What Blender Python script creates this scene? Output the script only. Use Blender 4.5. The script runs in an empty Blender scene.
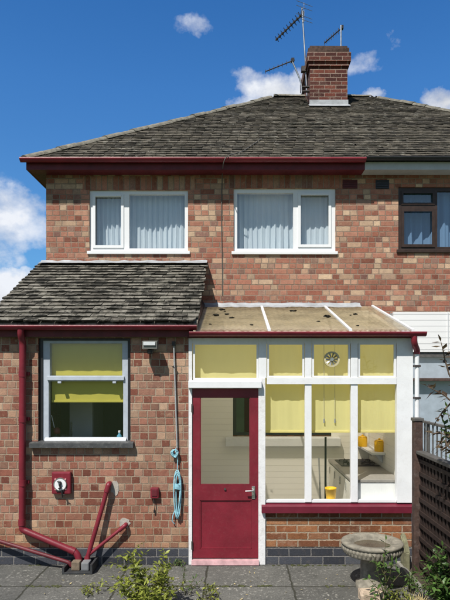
import bpy, bmesh, math, random
from mathutils import Vector, Matrix, noise as mnoise
R = random.Random(7)
sc = bpy.context.scene
col = sc.collection
FPX, U0, V0, EYE = 560.0, 235.0, 375.0, 2.235     # focal length, optical axis and eye height of the camera
F, M = 6.59, 8.39                                  # wall planes: kitchen / porch front, main house
def P(u, v, Y):
    return Vector(((u-U0)*Y/FPX, Y, EYE-(v-V0)*Y/FPX))
def PX(u, Y): return (u-U0)*Y/FPX
def PZ(v, Y): return EYE-(v-V0)*Y/FPX

# ------------------------------------------------------------------ materials
class NT:
    def __init__(s, name):
        s.m = bpy.data.materials.new(name); s.m.use_nodes = True
        s.t = s.m.node_tree; s.t.nodes.clear()
        s.out = s.t.nodes.new('ShaderNodeOutputMaterial')
    def n(s, typ, props=None, **inp):
        nd = s.t.nodes.new(typ)
        for k, v in (props or {}).items(): setattr(nd, k, v)
        for k, v in inp.items(): s.set(nd, k, v)
        return nd
    def set(s, nd, k, v):
        k = int(k[1:]) if k[0] == '_' and k[1:].isdigit() else k.replace('__', ' ')
        sock = nd.inputs[k]
        if isinstance(v, bpy.types.NodeSocket): s.t.links.new(v, sock)
        else:
            if sock.type == 'RGBA' and len(v) == 3: v = (*v, 1)
            sock.default_value = v
    def ma(s, op, a, b=0.0, c=0.0, clamp=False):
        nd = s.n('ShaderNodeMath', dict(operation=op, use_clamp=clamp), _0=a, _1=b)
        s.set(nd, '_2', c); return nd.outputs[0]
    def mix(s, f, a, b, blend='MIX'):
        nd = s.t.nodes.new('ShaderNodeMix'); nd.data_type = 'RGBA'; nd.blend_type = blend
        s.set(nd, '_0', f); s.set(nd, '_6', a); s.set(nd, '_7', b); return nd.outputs[2]
    def ramp(s, f, stops, interp='LINEAR'):
        nd = s.t.nodes.new('ShaderNodeValToRGB'); cr = nd.color_ramp; cr.interpolation = interp
        while len(cr.elements) < len(stops): cr.elements.new(0.5)
        for e, (p, c) in zip(cr.elements, stops):
            e.position = p; e.color = (c, c, c, 1) if isinstance(c, (int, float)) else (*c, 1)
        s.set(nd, '_0', f); return nd.outputs[0]
    def noise(s, scale, detail=4, rough=0.55, vec=None):
        nd = s.n('ShaderNodeTexNoise', None, Scale=scale, Detail=detail, Roughness=rough)
        if vec is None: vec = s.pos()
        s.set(nd, 'Vector', vec); return nd.outputs[0]
    def pos(s):
        if not hasattr(s, '_g'): s._g = s.t.nodes.new('ShaderNodeNewGeometry')
        return s._g.outputs['Position']
    def island(s):
        s.pos(); return s._g.outputs['Random Per Island']
    def bump(s, h, strength=0.5, dist=0.01):
        return s.n('ShaderNodeBump', None, Strength=strength, Distance=dist, Height=h).outputs[0]
    def done(s, color, rough=0.6, normal=None, metal=0.0, spec=0.5, **kw):
        b = s.n('ShaderNodeBsdfPrincipled', None, Base__Color=color, Roughness=rough, Metallic=metal)
        b.inputs['Specular IOR Level'].default_value = spec
        if normal is not None: s.set(b, 'Normal', normal)
        for k, v in kw.items(): s.set(b, k, v)
        s.t.links.new(b.outputs[0], s.out.inputs[0]); s.b = b
        return s.m
    def surf(s, sock):
        s.t.links.new(sock, s.out.inputs[0]); return s.m

def plain(name, c, rough=0.55, var=0.12, scale=9.0, bump=0.15, metal=0.0, spec=0.4, dirt=0.0, dirtc=(.12,.1,.08)):
    m = NT(name)
    a = m.noise(scale, 5); 
    lo = tuple(x*(1-var) for x in c); hi = tuple(min(1, x*(1+var)) for x in c)
    cc = m.mix(m.ramp(a, [(.3, 0.0), (.7, 1.0)]), lo, hi)
    if dirt:
        d = m.noise(23, 6, .7)
        cc = m.mix(m.ma('MULTIPLY', m.ramp(d, [(.52, 0.0), (.68, 1.0)]), dirt), cc, dirtc)
    r = m.ma('ADD', m.ma('MULTIPLY', m.noise(31, 3), .3), rough-.15)
    return m.done(cc, r, m.bump(m.noise(60, 4), bump, .004), metal, spec)

def brick(name, palette, mortar, L=.248, ch=.0845, flemish=True, joint=.0055, zoff=0.0, seed=0.0, stain=.35, heads=.5, blot=1.0, damp=0.0):
    m = NT(name)
    g = m.pos(); ng = m._g.outputs['True Normal']
    sp = m.n('ShaderNodeSeparateXYZ', None, Vector=g); sn = m.n('ShaderNodeSeparateXYZ', None, Vector=ng)
    side = m.ma('GREATER_THAN', m.ma('ABSOLUTE', sn.outputs[0]), .6)
    wob = m.ma('MULTIPLY', m.ma('SUBTRACT', m.noise(42, 5, .65), .5), .017)
    wob2 = m.ma('MULTIPLY', m.ma('SUBTRACT', m.noise(36, 5, .65, m.n('ShaderNodeVectorMath', dict(operation='ADD'), _0=g, _1=(5,9,3)).outputs[0]), .5), .017)
    h = m.ma('ADD', m.ma('ADD', m.ma('MULTIPLY', sp.outputs[0], m.ma('SUBTRACT', 1.0, side)), m.ma('MULTIPLY', sp.outputs[1], side)), wob)
    zz = m.ma('ADD', m.ma('ADD', sp.outputs[2], 20*ch-zoff), wob2)
    rz = m.ma('DIVIDE', zz, ch); row = m.ma('FLOOR', rz); fz = m.ma('MULTIPLY', m.ma('SUBTRACT', rz, row), ch)
    unit = L*1.5 if flemish else L
    rr = m.n('ShaderNodeTexWhiteNoise', dict(noise_dimensions='1D'), W=m.ma('ADD', row, seed)).outputs[0]
    U = m.ma('ADD', m.ma('ADD', m.ma('DIVIDE', m.ma('ADD', h, 50*unit), unit), m.ma('MULTIPLY', row, .5)), m.ma('MULTIPLY', rr, .9 if flemish else .06))
    ce = m.ma('FLOOR', U); fr = m.ma('SUBTRACT', U, ce)
    if flemish:
        r0 = m.n('ShaderNodeTexWhiteNoise', dict(noise_dimensions='2D'), Vector=m.n('ShaderNodeCombineXYZ', None, X=ce, Y=m.ma('ADD', row, seed+77)).outputs[0]).outputs[0]
        # some cells are stretcher+header, some three headers
        t3 = m.ma('LESS_THAN', r0, heads)
        k3 = m.ma('FLOOR', m.ma('MULTIPLY', fr, 3.0))
        k2 = m.ma('MULTIPLY', m.ma('GREATER_THAN', fr, .66667), 2.0)
        k = m.ma('ADD', m.ma('MULTIPLY', k3, t3), m.ma('MULTIPLY', k2, m.ma('SUBTRACT', 1.0, t3)))
        w = m.ma('MULTIPLY', m.ma('ADD', .33333, m.ma('MULTIPLY', m.ma('MULTIPLY', m.ma('SUBTRACT', 1.0, t3), m.ma('LESS_THAN', k, 1.0)), .33333)), unit)
        sx = m.ma('MULTIPLY', m.ma('SUBTRACT', fr, m.ma('DIVIDE', k, 3.0)), unit)
        idn = m.ma('ADD', m.ma('MULTIPLY', ce, 3.0), k)
    else:
        w = unit; sx = m.ma('MULTIPLY', fr, unit); idn = ce
    dx = m.ma('MINIMUM', sx, m.ma('SUBTRACT', w, sx)); dz = m.ma('MINIMUM', fz, m.ma('SUBTRACT', ch, fz))
    d = m.ma('MINIMUM', dx, dz)
    mask = m.n('ShaderNodeMapRange', dict(interpolation_type='SMOOTHSTEP'), Value=d, From__Min=joint-.002, From__Max=joint+.003).outputs[0]
    wn = m.n('ShaderNodeTexWhiteNoise', dict(noise_dimensions='3D'), Vector=m.n('ShaderNodeCombineXYZ', None, X=idn, Y=row, Z=seed).outputs[0])
    c = m.ramp(wn.outputs[0], palette)
    wn2 = m.n('ShaderNodeSeparateColor', None, Color=wn.outputs[1])
    c = m.mix(1.0, c, m.ramp(wn2.outputs[1], [(0, .76), (1, 1.14)]), 'MULTIPLY')
    fine = m.noise(95, 5, .65)
    c = m.mix(1.0, c, m.ramp(fine, [(.25, .66), (.75, 1.3)]), 'MULTIPLY')
    fire = m.noise(15, 5, .65)
    c = m.mix(m.ramp(fire, [(.40, 0.0), (.66, .55*blot)]), c, m.mix(1.0, c, (.62,.60,.66), 'MULTIPLY'))
    c = m.mix(m.ramp(m.noise(21, 5, .6), [(.56, 0.0), (.72, .5*blot)]), c, (.40,.29,.19))
    mc = m.mix(m.noise(14, 4), tuple(x*.7 for x in mortar), tuple(x*1.2 for x in mortar))
    c = m.mix(mask, mc, c)
    big = m.noise(1.3, 5, .6)
    c = m.mix(m.ma('MULTIPLY', m.ramp(big, [(.5, 0.0), (.72, 1.0)]), stain), c, m.mix(1.0, c, (.55,.5,.46), 'MULTIPLY'))
    pal = m.noise(3.1, 6, .7)
    c = m.mix(m.ma('MULTIPLY', m.ramp(pal, [(.58, 0.0), (.75, 1.0)]), stain*.7), c, (.5,.42,.33))
    if damp:
        dz_ = m.ma('ADD', m.ma('SUBTRACT', damp, sp.outputs[2]), m.ma('MULTIPLY', m.ma('SUBTRACT', m.noise(2.3, 6, .7), .5), 1.3))
        c = m.mix(m.ramp(dz_, [(0, 0.0), (.5, .8)]), c, m.mix(1.0, c, (.90,.82,.70), 'MULTIPLY'))
    hgt = m.ma('ADD', m.ma('MULTIPLY', mask, 1.0), m.ma('ADD', m.ma('MULTIPLY', fine, .5), m.ma('MULTIPLY', wn2.outputs[2], .35)))
    return m.done(c, .88, m.bump(hgt, .75, .009), 0, .25)

def soft(pal, k, g):                               # pull the brick colours together
    n = len(pal); avg = [sum(c[i] for _, c in pal)/n for i in range(3)]; out = []
    for p, c in pal:
        q = [c[i]*(1-k)+avg[i]*k for i in range(3)]; l = .3*q[0]+.6*q[1]+.1*q[2]
        out.append((p, tuple(max(.02,(x*.93+l*.07)*g*w) for x, w in zip(q, (1.0,1.02,1.0)))))
    return out
W1Z = EYE-(189-V0)*M/FPX
PINK = soft([(0,(.24,.080,.050)),(.15,(.30,.108,.068)),(.34,(.37,.152,.098)),(.52,(.40,.185,.122)),(.66,(.32,.122,.08)),(.76,(.46,.27,.175)),(.90,(.52,.36,.235)),(.97,(.26,.14,.105)),(1,(.20,.09,.07))], .02, 1.04)
KIT = soft([(0,(.20,.066,.042)),(.16,(.26,.094,.060)),(.32,(.32,.138,.092)),(.45,(.36,.19,.13)),(.56,(.27,.102,.066)),(.68,(.37,.20,.13)),(.82,(.44,.28,.185)),(.9,(.25,.115,.08)),(1,(.36,.20,.13))], -.08, 1.0)
ORNG = [(0,(.17,.068,.034)),(.3,(.24,.092,.040)),(.6,(.28,.118,.05)),(.85,(.31,.145,.068)),(1,(.20,.09,.055))]
CHIM = [(0,(.055,.018,.015)),(.4,(.105,.028,.020)),(.8,(.145,.042,.027)),(1,(.085,.03,.025))]
BLUE = [(0,(.035,.038,.047)),(.5,(.052,.056,.068)),(1,(.075,.08,.092))]
MAT = {}
MAT['brick_main'] = brick('mottled pink brick', PINK, (.27,.205,.155), L=.212, ch=.0797, heads=.5, joint=.0048, seed=3)
MAT['brick_soldier'] = brick('upright lintel bricks', PINK, (.27,.205,.155), L=.083, ch=.30, flemish=False, joint=.0055, zoff=W1Z-.02, seed=5)
MAT['brick_kit'] = brick('mottled buff and red brick', KIT, (.34,.265,.195), heads=.7, L=.205, ch=.0862, joint=.005, damp=.75, seed=11, zoff=.18)
MAT['brick_dwarf'] = brick('orange brown brick', ORNG, (.36,.29,.21), flemish=False, ch=.0862, zoff=.205, seed=21, joint=.007)
MAT['brick_chim'] = brick('dark red brick', CHIM, (.27,.2,.16), flemish=False, ch=.078, L=.225, seed=31, joint=.0065, blot=.4)
MAT['brick_blue'] = brick('blue black plinth brick', BLUE, (.20,.19,.18), flemish=False, ch=.098, L=.26, seed=41, joint=.0055, stain=.08, blot=.12)

def slate(name, dark, mid, pale, lich, moss_amt, seed):
    m = NT(name)
    r = m.island()
    c = m.ramp(r, [(0, tuple(x*.6 for x in dark)), (.12, dark), (.4, mid), (.8, tuple((a+b)/2 for a,b in zip(mid, pale))), (1, pale)])
    p = m.n('ShaderNodeVectorMath', dict(operation='ADD'), _0=m.pos(), _1=(seed, seed*2, 0)).outputs[0]
    f = m.noise(38, 6, .7, p)
    c = m.mix(1.0, c, m.ramp(f, [(.25, .6), (.75, 1.4)]), 'MULTIPLY')
    l = m.noise(11, 6, .7, p)
    big = m.noise(.9, 4, .6, p)
    lm = m.ma('MULTIPLY', m.ramp(l, [(.54, 0.0), (.64, 1.0)]), m.ramp(big, [(.42, 0.12), (.66, 1.0)]))
    c = m.mix(m.ma('MULTIPLY', lm, lich), c, (.40,.385,.33))
    o = m.noise(5.5, 6, .72, m.n('ShaderNodeVectorMath', dict(operation='ADD'), _0=p, _1=(31,4,9)).outputs[0])
    mm = m.ramp(o, [(.47, 0.0), (.58, 1.0)])
    c = m.mix(m.ma('MULTIPLY', mm, moss_amt), c, (.022,.021,.017))
    return m.done(c, .9, m.bump(m.ma('ADD', f, m.ma('MULTIPLY', mm, .8)), .8, .012), 0, .2)
MAT['slate_main'] = slate('weathered dark roof slate', (.062,.054,.042), (.092,.081,.062), (.13,.115,.089), .8, .6, 3)
MAT['slate_kit'] = slate('pale lichened roof slate', (.11,.10,.082), (.17,.157,.130), (.225,.21,.175), .45, .95, 17)
MAT['lap'] = plain('slate edge with moss and lap shade', (.020,.018,.013), .95, .5, 25, .6)  # moss, plus lap shade put into the front edge colour
MAT['ridge'] = plain('old ridge tile', (.15,.14,.115), .9, .4, 14, .8, dirt=.5, dirtc=(.3,.28,.22))
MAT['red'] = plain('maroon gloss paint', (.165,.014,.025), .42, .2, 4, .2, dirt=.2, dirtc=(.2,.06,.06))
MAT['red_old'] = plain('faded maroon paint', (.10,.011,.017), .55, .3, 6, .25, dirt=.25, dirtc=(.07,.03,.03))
MAT['redsill'] = plain('maroon sill paint', (.125,.012,.026), .42, .14, 8, .12)
MAT['pinkstep'] = plain('faded pink threshold paint', (.43,.26,.27), .6, .25, 12, .3, dirt=.3, dirtc=(.3,.1,.1))
MAT['white'] = plain('white gloss paint', (.70,.71,.72), .45, .05, 5, .25, dirt=.16, dirtc=(.45,.42,.38))
MAT['flake'] = plain('flaking white paint', (.68,.68,.68), .6, .06, 9, .5, dirt=.35, dirtc=(.35,.32,.28))
MAT['upvc'] = plain('white plastic window frame', (.72,.73,.74), .3, .02, 3, .02)
MAT['greyframe'] = plain('grey painted timber', (.40,.44,.50), .5, .1, 8, .15, dirt=.1)
MAT['brown'] = plain('brown stained timber', (.032,.018,.013), .45, .3, 14, .2)
MAT['greyfascia'] = plain('pale grey fascia board', (.42,.43,.43), .5, .08, 6, .1, dirt=.15)
MAT['blackpvc'] = plain('black plastic', (.018,.018,.02), .4, .2, 8, .1)
MAT['lead'] = plain('pale lead flashing', (.30,.315,.33), .55, .25, 8, .5, dirt=.3, dirtc=(.25,.25,.25))
MAT['sheet_edge'] = plain('roof sheet edge', (.2,.17,.11), .7)
MAT['stone_sill'] = plain('dark slate sill', (.055,.058,.06), .6, .3, 12, .4, dirt=.4, dirtc=(.2,.2,.18))
MAT['cream'] = None
MAT['metal'] = plain('dull aluminium', (.36,.37,.38), .4, .15, 20, .1, .85)
MAT['chrome'] = plain('satin metal', (.6,.6,.58), .3, .08, 20, .05, .9)
MAT['rust'] = plain('weathered dark metal', (.06,.052,.05), .6, .4, 20, .3, .4)
MAT['yellowpot'] = plain('yellow glazed ceramic', (.80,.46,.02), .3, .06, 6, .03)
MAT['worktop'] = plain('grey worktop', (.30,.28,.25), .4, .08, 30, .05)
MAT['unit'] = plain('cream cupboard', (.74,.72,.64), .5, .05, 5, .05)
MAT['unit_end'] = plain('white cupboard end', (.82,.82,.80), .45, .03, 5, .03)
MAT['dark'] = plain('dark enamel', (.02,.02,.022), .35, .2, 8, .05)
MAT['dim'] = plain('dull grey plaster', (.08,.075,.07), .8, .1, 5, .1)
MAT['fridge'] = plain('grey white enamel', (.8,.82,.85), .4, .04, 5, .03)
MAT['wood'] = plain('dark creosoted wood', (.022,.012,.009), .75, .4, 18, .5, dirt=.25, dirtc=(.07,.05,.045))
MAT['postwood'] = plain('brown weathered post', (.06,.035,.027), .8, .4, 18, .6, dirt=.4, dirtc=(.15,.13,.12))
MAT['rail'] = plain('grey weathered railing', (.10,.095,.088), .6, .25, 20, .3, .2)
MAT['bath'] = plain('lichened cast stone', (.20,.182,.145), .92, .35, 16, .9, dirt=.5, dirtc=(.12,.115,.09))
MAT['bathwater'] = plain('murky basin bed', (.07,.055,.035), .25, .3, 10, .1)
MAT['block'] = plain('sandy stone', (.42,.33,.24), .9, .25, 14, .8, dirt=.3)
MAT['kerb'] = plain('old concrete edging', (.19,.185,.165), .92, .35, 12, .8, dirt=.5, dirtc=(.09,.095,.06))
MAT['algae'] = plain('algae green concrete', (.17,.165,.10), .92, .35, 10, .7, dirt=.4, dirtc=(.09,.09,.05))
MAT['rope_blue'] = plain('pale blue rope', (.26,.50,.58), .8, .25, 60, .6)
MAT['cable_grey'] = plain('grey cord', (.30,.31,.31), .7, .2, 40, .3)
MAT['lampglass'] = plain('lamp lens', (.55,.57,.58), .15, .1, 12, .05)
MAT['lampgrey'] = plain('grey lamp body', (.17,.17,.155), .45, .15, 12, .1)
MAT['mortarpatch'] = plain('cement patch', (.36,.33,.29), .95, .25, 18, .8)
MAT['moss'] = plain('dark moss', (.02,.019,.013), .95, .4, 30, .9)
MAT['moss_lit'] = plain('pale mineral felt', (.62,.62,.58), .9, .1, 20, .4)
MAT['bluebottle'] = plain('blue plastic', (.10,.30,.42), .3, .05, 5, .03)
MAT['maroonplastic'] = plain('red bristle head', (.15,.015,.02), .5)
MAT['soil'] = plain('dark soil', (.05,.038,.026), .95, .5, 14, 1.0, dirt=.5, dirtc=(.11,.09,.05))
MAT['straw'] = plain('dry grass', (.42,.34,.16), .8, .3, 20, .2)

def leafmat(name, a, b, trans=.35):
    m = NT(name)
    c = m.ramp(m.island(), [(0, a), (.6, b), (1, tuple(x*1.35 for x in b))])
    c = m.mix(1.0, c, m.ramp(m.noise(30, 3), [(.3, .8), (.7, 1.2)]), 'MULTIPLY')
    pb = m.n('ShaderNodeBsdfPrincipled', None, Base__Color=c, Roughness=.45); pb.inputs['Specular IOR Level'].default_value = .4
    tr = m.n('ShaderNodeBsdfTranslucent', None, Color=c)
    return m.surf(m.n('ShaderNodeMixShader', None, _0=trans, _1=pb.outputs[0], _2=tr.outputs[0]).outputs[0])
MAT['leaf_y'] = leafmat('yellow green leaf', (.10,.13,.016), (.24,.27,.045))
MAT['leaf_g'] = leafmat('mid green leaf', (.035,.075,.015), (.075,.14,.028))
MAT['leaf_d'] = leafmat('deep green leaf', (.03,.07,.015), (.075,.145,.032))
MAT['leaf_p'] = leafmat('bronze purple leaf', (.04,.022,.016), (.10,.07,.035), .25)
MAT['stem'] = plain('green brown stem', (.08,.075,.03), .8, .3)
MAT['twig'] = plain('brown twig', (.11,.075,.05), .8, .3)

# blind cloth, roof sheet, curtain: light comes through them
def cloth(name, c, trans, var=.06, rough=.8, tc=None):
    m = NT(name)
    cc = m.mix(m.noise(5, 4), tuple(x*(1-var) for x in c), tuple(min(1,x*(1+var)) for x in c))
    d = m.n('ShaderNodeBsdfDiffuse', None, Color=cc, Roughness=.5); t = m.n('ShaderNodeBsdfTranslucent', None, Color=tc or cc)
    return m.surf(m.n('ShaderNodeMixShader', None, _0=trans, _1=d.outputs[0], _2=t.outputs[0]).outputs[0])
MAT['blind_y'] = cloth('yellow blind cloth', (.90,.86,.46), .48, tc=(.98,.85,.20))
MAT['blind_g'] = cloth('olive green blind cloth', (.54,.49,.10), .12)
MAT['net'] = cloth('white net curtain', (.84,.92,1.0), .35, .05)
MAT['skytint_curtain'] = cloth('curtain tinted with sky reflection', (.22,.36,.55), .25, .1)  # blue of the reflected sky put into the cloth colour
m = NT('dirty plastic roof sheet')
n1 = m.noise(2.2, 6, .65); n2 = m.noise(1.0, 6, .7, m.n('ShaderNodeMapping', None, Vector=m.pos(), Scale=(26,3,3)).outputs[0])
c = m.mix(n1, (.36,.28,.17), (.55,.46,.32)); c = m.mix(1.0, c, m.ramp(n2, [(.3,.62),(.7,1.2)]), 'MULTIPLY')
c = m.mix(m.ma('MULTIPLY', m.ramp(m.noise(5.5,6,.7), [(.52,0.0),(.70,1.0)]), .7), c, (.20,.17,.11))
d = m.n('ShaderNodeBsdfDiffuse', None, Color=c, Roughness=.5); t = m.n('ShaderNodeBsdfTranslucent', None, Color=m.mix(1.0, (.96,.87,.74), m.ramp(m.noise(4.2,7,.72), [(.34,.5),(.62,1.0)]), 'MULTIPLY'))
clear = m.n('ShaderNodeBsdfTransparent', None, Color=(.90,.84,.74))
MAT['sheet'] = m.surf(m.n('ShaderNodeMixShader', None, _0=.34, _1=m.n('ShaderNodeMixShader', None, _0=.9, _1=d.outputs[0], _2=t.outputs[0]).outputs[0], _2=clear.outputs[0]).outputs[0])

def glassmat(name, tint=(.94,.96,.95), ior=1.5, extra=0.0):
    m = NT(name)
    m.pos(); f0 = 2*((ior-1)/(ior+1))**2+extra         # both faces of the pane
    cs = m.ma('ABSOLUTE', m.n('ShaderNodeVectorMath', dict(operation='DOT_PRODUCT'), _0=m._g.outputs['Incoming'], _1=m._g.outputs['Normal']).outputs['Value'])
    fac = m.ma('ADD', f0, m.ma('MULTIPLY', m.ma('POWER', m.ma('SUBTRACT', 1.0, cs), 5.0), 1-f0), clamp=True)
    nb = m.bump(m.noise(1.8, 2), .02, .02)
    g = m.n('ShaderNodeBsdfGlossy', None, Color=(1,1,1), Roughness=.0, Normal=nb); t = m.n('ShaderNodeBsdfTransparent', None, Color=tint)
    return m.surf(m.n('ShaderNodeMixShader', None, _0=fac, _1=t.outputs[0], _2=g.outputs[0]).outputs[0])
MAT['glass'] = glassmat('window glass', (.97,.98,.975), 1.5)
MAT['glass2'] = glassmat('double glazing', (.93,.95,.95), 1.52, .05)
MAT['glassdark'] = glassmat('dim window glass', (.7,.75,.75), 1.6, .05)

# boards: horizontal grooves
def boards(name, c, pitch, depth=.5, groove=.05):
    m = NT(name)
    z = m.n('ShaderNodeSeparateXYZ', None, Vector=m.pos()).outputs[2]
    f = m.ma('FRACT', m.ma('DIVIDE', m.ma('ADD', z, 10*pitch), pitch))
    g = m.ramp(f, [(0, 0.0), (groove, 1.0), (1-groove*.3, 1.0)])
    cc = m.mix(m.noise(3, 5), tuple(x*.93 for x in c), c)
    cc = m.mix(g, tuple(x*.8 for x in c), cc)
    return m.done(cc, .55, m.bump(m.ma('ADD', g, m.ma('MULTIPLY', m.noise(40,3), .1)), depth, .008), 0, .3)
MAT['cream'] = boards('cream painted boards', (.87,.85,.785), .088, .3, .06)
MAT['whiteboard'] = boards('white shiplap boards', (.74,.74,.73), .0835, .6, .06)

# paving
m = NT('weathered concrete paving')
sp = m.n('ShaderNodeSeparateXYZ', None, Vector=m.pos())
w1 = m.ma('MULTIPLY', m.ma('SUBTRACT', m.noise(7, 6, .7), .5), .05)
def joint(sock, pitch, off):
    q = m.ma('DIVIDE', m.ma('ADD', m.ma('ADD', sock, w1), off+40*pitch), pitch); fl = m.ma('FLOOR', q)
    f = m.ma('MULTIPLY', m.ma('SUBTRACT', q, fl), pitch)
    return fl, m.ma('MINIMUM', f, m.ma('SUBTRACT', pitch, f))
fx, dx = joint(sp.outputs[0], .93, .32); fy, dy = joint(sp.outputs[1], .68, .88)
jm = m.n('ShaderNodeMapRange', dict(interpolation_type='SMOOTHSTEP'), Value=m.ma('MINIMUM', dx, dy), From__Min=.003, From__Max=m.ma('MULTIPLY', m.noise(9, 4), .034)).outputs[0]
wn = m.n('ShaderNodeTexWhiteNoise', dict(noise_dimensions='2D'), Vector=m.n('ShaderNodeCombineXYZ', None, X=fx, Y=fy).outputs[0]).outputs[0]
c = m.mix(m.noise(2.2, 7, .68), (.05,.051,.047), (.15,.147,.133))
c = m.mix(1.0, c, m.ramp(wn, [(0,.82),(1,1.15)]), 'MULTIPLY')
c = m.mix(1.0, c, m.ramp(m.noise(55, 6, .75), [(.28,.55),(.72,1.45)]), 'MULTIPLY')
sc_ = m.n('ShaderNodeMapping', None, Vector=m.pos(), Scale=(1, 1, 1)).outputs[0]
vo = m.noise(24, 5, .66, sc_)
lm = m.ma('MULTIPLY', m.ramp(vo, [(.57, 0.0), (.60, 1.0)]), m.ramp(m.noise(1.6, 3), [(.4, .15), (.6, 1.0)]))
c = m.mix(m.ma('MULTIPLY', lm, .7), c, (.36,.35,.31))
dk = m.ramp(m.noise(6.5, 6, .7), [(.56, 0.0), (.7, 1.0)])
c = m.mix(m.ma('MULTIPLY', dk, .6), c, (.035,.035,.03))
c = m.mix(jm, (.035,.035,.026), c)
MAT['paving'] = m.done(c, .9, m.bump(m.ma('ADD', m.ma('MULTIPLY', jm, 1.2), m.noise(55, 6, .75)), .6, .01), 0, .25)
m = NT('lawn')
c = m.mix(m.noise(3, 6), (.03,.055,.012), (.06,.10,.02))
MAT['lawn'] = m.done(c, .95, m.bump(m.noise(60, 4), .6, .02), 0, .2)

# ------------------------------------------------------------------ mesh helpers
class MB:
    def __init__(s): s.bm = bmesh.new()
    def quad(s, *pts):
        return s.bm.faces.new([s.bm.verts.new(p) for p in pts])
    def box(s, x0, x1, y0, y1, z0, z1, bev=0.0):
        if x1 < x0: x0, x1 = x1, x0
        if y1 < y0: y0, y1 = y1, y0
        if z1 < z0: z0, z1 = z1, z0
        v = [s.bm.verts.new((x, y, z)) for x in (x0, x1) for y in (y0, y1) for z in (z0, z1)]
        fs = [s.bm.faces.new([v[i] for i in f]) for f in ((0,1,3,2),(4,6,7,5),(0,4,5,1),(2,3,7,6),(0,2,6,4),(1,5,7,3))]
        if bev:
            es = {e for f in fs for e in f.edges}
            bmesh.ops.bevel(s.bm, geom=list(es), offset=bev, segments=2, affect='EDGES', profile=.6)
        return s
    def prism(s, pts, vec):                    # polygon pts extruded by vec
        a = [s.bm.verts.new(p) for p in pts]; b = [s.bm.verts.new(Vector(p)+Vector(vec)) for p in pts]
        n = len(pts); s.bm.faces.new(a[::-1]); s.bm.faces.new(b)
        for i in range(n): s.bm.faces.new([a[i], a[(i+1)%n], b[(i+1)%n], b[i]])
        return s
    def tube(s, pts, r, seg=10, caps=True):
        pts = [Vector(p) for p in pts]; rs = r if isinstance(r, (list, tuple)) else [r]*len(pts)
        rings = []; ref = None
        for i, p in enumerate(pts):
            t = (pts[min(i+1, len(pts)-1)]-pts[max(i-1, 0)]).normalized()
            if ref is None:
                ref = Vector((0,0,1)) if abs(t.z) < .9 else Vector((1,0,0))
            a = (ref - t*ref.dot(t)).normalized(); ref = a; b = t.cross(a)
            rings.append([s.bm.verts.new(p + (a*math.cos(k*2*math.pi/seg)+b*math.sin(k*2*math.pi/seg))*rs[i]) for k in range(seg)])
        for A, B in zip(rings, rings[1:]):
            for k in range(seg): 
                f = s.bm.faces.new([A[k], A[(k+1)%seg], B[(k+1)%seg], B[k]]); f.smooth = True
        if caps:
            for rg in (rings[0], rings[-1]): s.bm.faces.new([s.bm.verts.new(v.co) for v in rg])
        return s
    def lathe(s, prof, cx, cy, seg=32, cap0=True, cap1=True, fn=None):
        rings = []
        for r, z in prof:
            rings.append([s.bm.verts.new((cx+ (r+(fn(r,z,k) if fn else 0))*math.cos(k*2*math.pi/seg), cy+(r+(fn(r,z,k) if fn else 0))*math.sin(k*2*math.pi/seg), z)) for k in range(seg)])
        for A, B in zip(rings, rings[1:]):
            for k in range(seg):
                f = s.bm.faces.new([A[k], A[(k+1)%seg], B[(k+1)%seg], B[k]]); f.smooth = True
        if cap0: s.bm.faces.new([s.bm.verts.new(v.co) for v in rings[0]])
        if cap1: s.bm.faces.new([s.bm.verts.new(v.co) for v in rings[-1]])
        return s
    def leaf(s, p, d, up, L, W, fold=.25, droop=.15):
        d = d.normalized(); side = d.cross(up)
        if side.length < 1e-3: side = d.cross(Vector((1,.3,0)))
        side.normalize(); nrm = side.cross(d)
        a = s.bm.verts.new(p); m1 = s.bm.verts.new(p+d*L*.45 - nrm*fold*W*.5)
        l = s.bm.verts.new(p+d*L*.42+side*W*.5); r = s.bm.verts.new(p+d*L*.42-side*W*.5)
        t = s.bm.verts.new(p+d*L-nrm*droop*L)
        s.bm.faces.new([a, r, m1]); s.bm.faces.new([a, m1, l]); s.bm.faces.new([m1, r, t]); s.bm.faces.new([m1, t, l])
def tag(o, label=None, cat=None, group=None, kind=None):
    if label: o['label'] = label
    if cat: o['category'] = cat
    if group: o['group'] = group
    if kind: o['kind'] = kind
    return o
def thing(name, loc, label, cat, group=None):
    o = bpy.data.objects.new(name, None); col.objects.link(o); o.location = loc; o.empty_display_size = .1
    return tag(o, label, cat, group)
def origin(o):
    v = Vector((0,0,0))
    while o is not None: v += o.location; o = o.parent
    return v
def obj(name, mb, mat, parent=None, label=None, base=None, recalc=True):
    me = bpy.data.meshes.new(name); bm = mb.bm
    if recalc: bmesh.ops.recalc_face_normals(bm, faces=bm.faces)
    off = origin(parent) if parent else (Vector(base) if base is not None else Vector((0,0,0)))
    bmesh.ops.translate(bm, verts=bm.verts, vec=-off)
    bm.to_mesh(me); bm.free()
    o = bpy.data.objects.new(name, me); col.objects.link(o)
    me.materials.append(MAT[mat] if isinstance(mat, str) else mat)
    if parent: o.parent = parent
    elif base is not None: o.location = base
    if label: o['label'] = label
    return o
def B(*a, bev=0.0): return MB().box(*a, bev=bev)
def G(x0, x1, y0, y1, z0, z1):                     # a single sheet of glass
    mb = MB(); y = (y0+y1)/2; mb.quad((x0,y,z0),(x1,y,z0),(x1,y,z1),(x0,y,z1)); return mb
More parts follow.
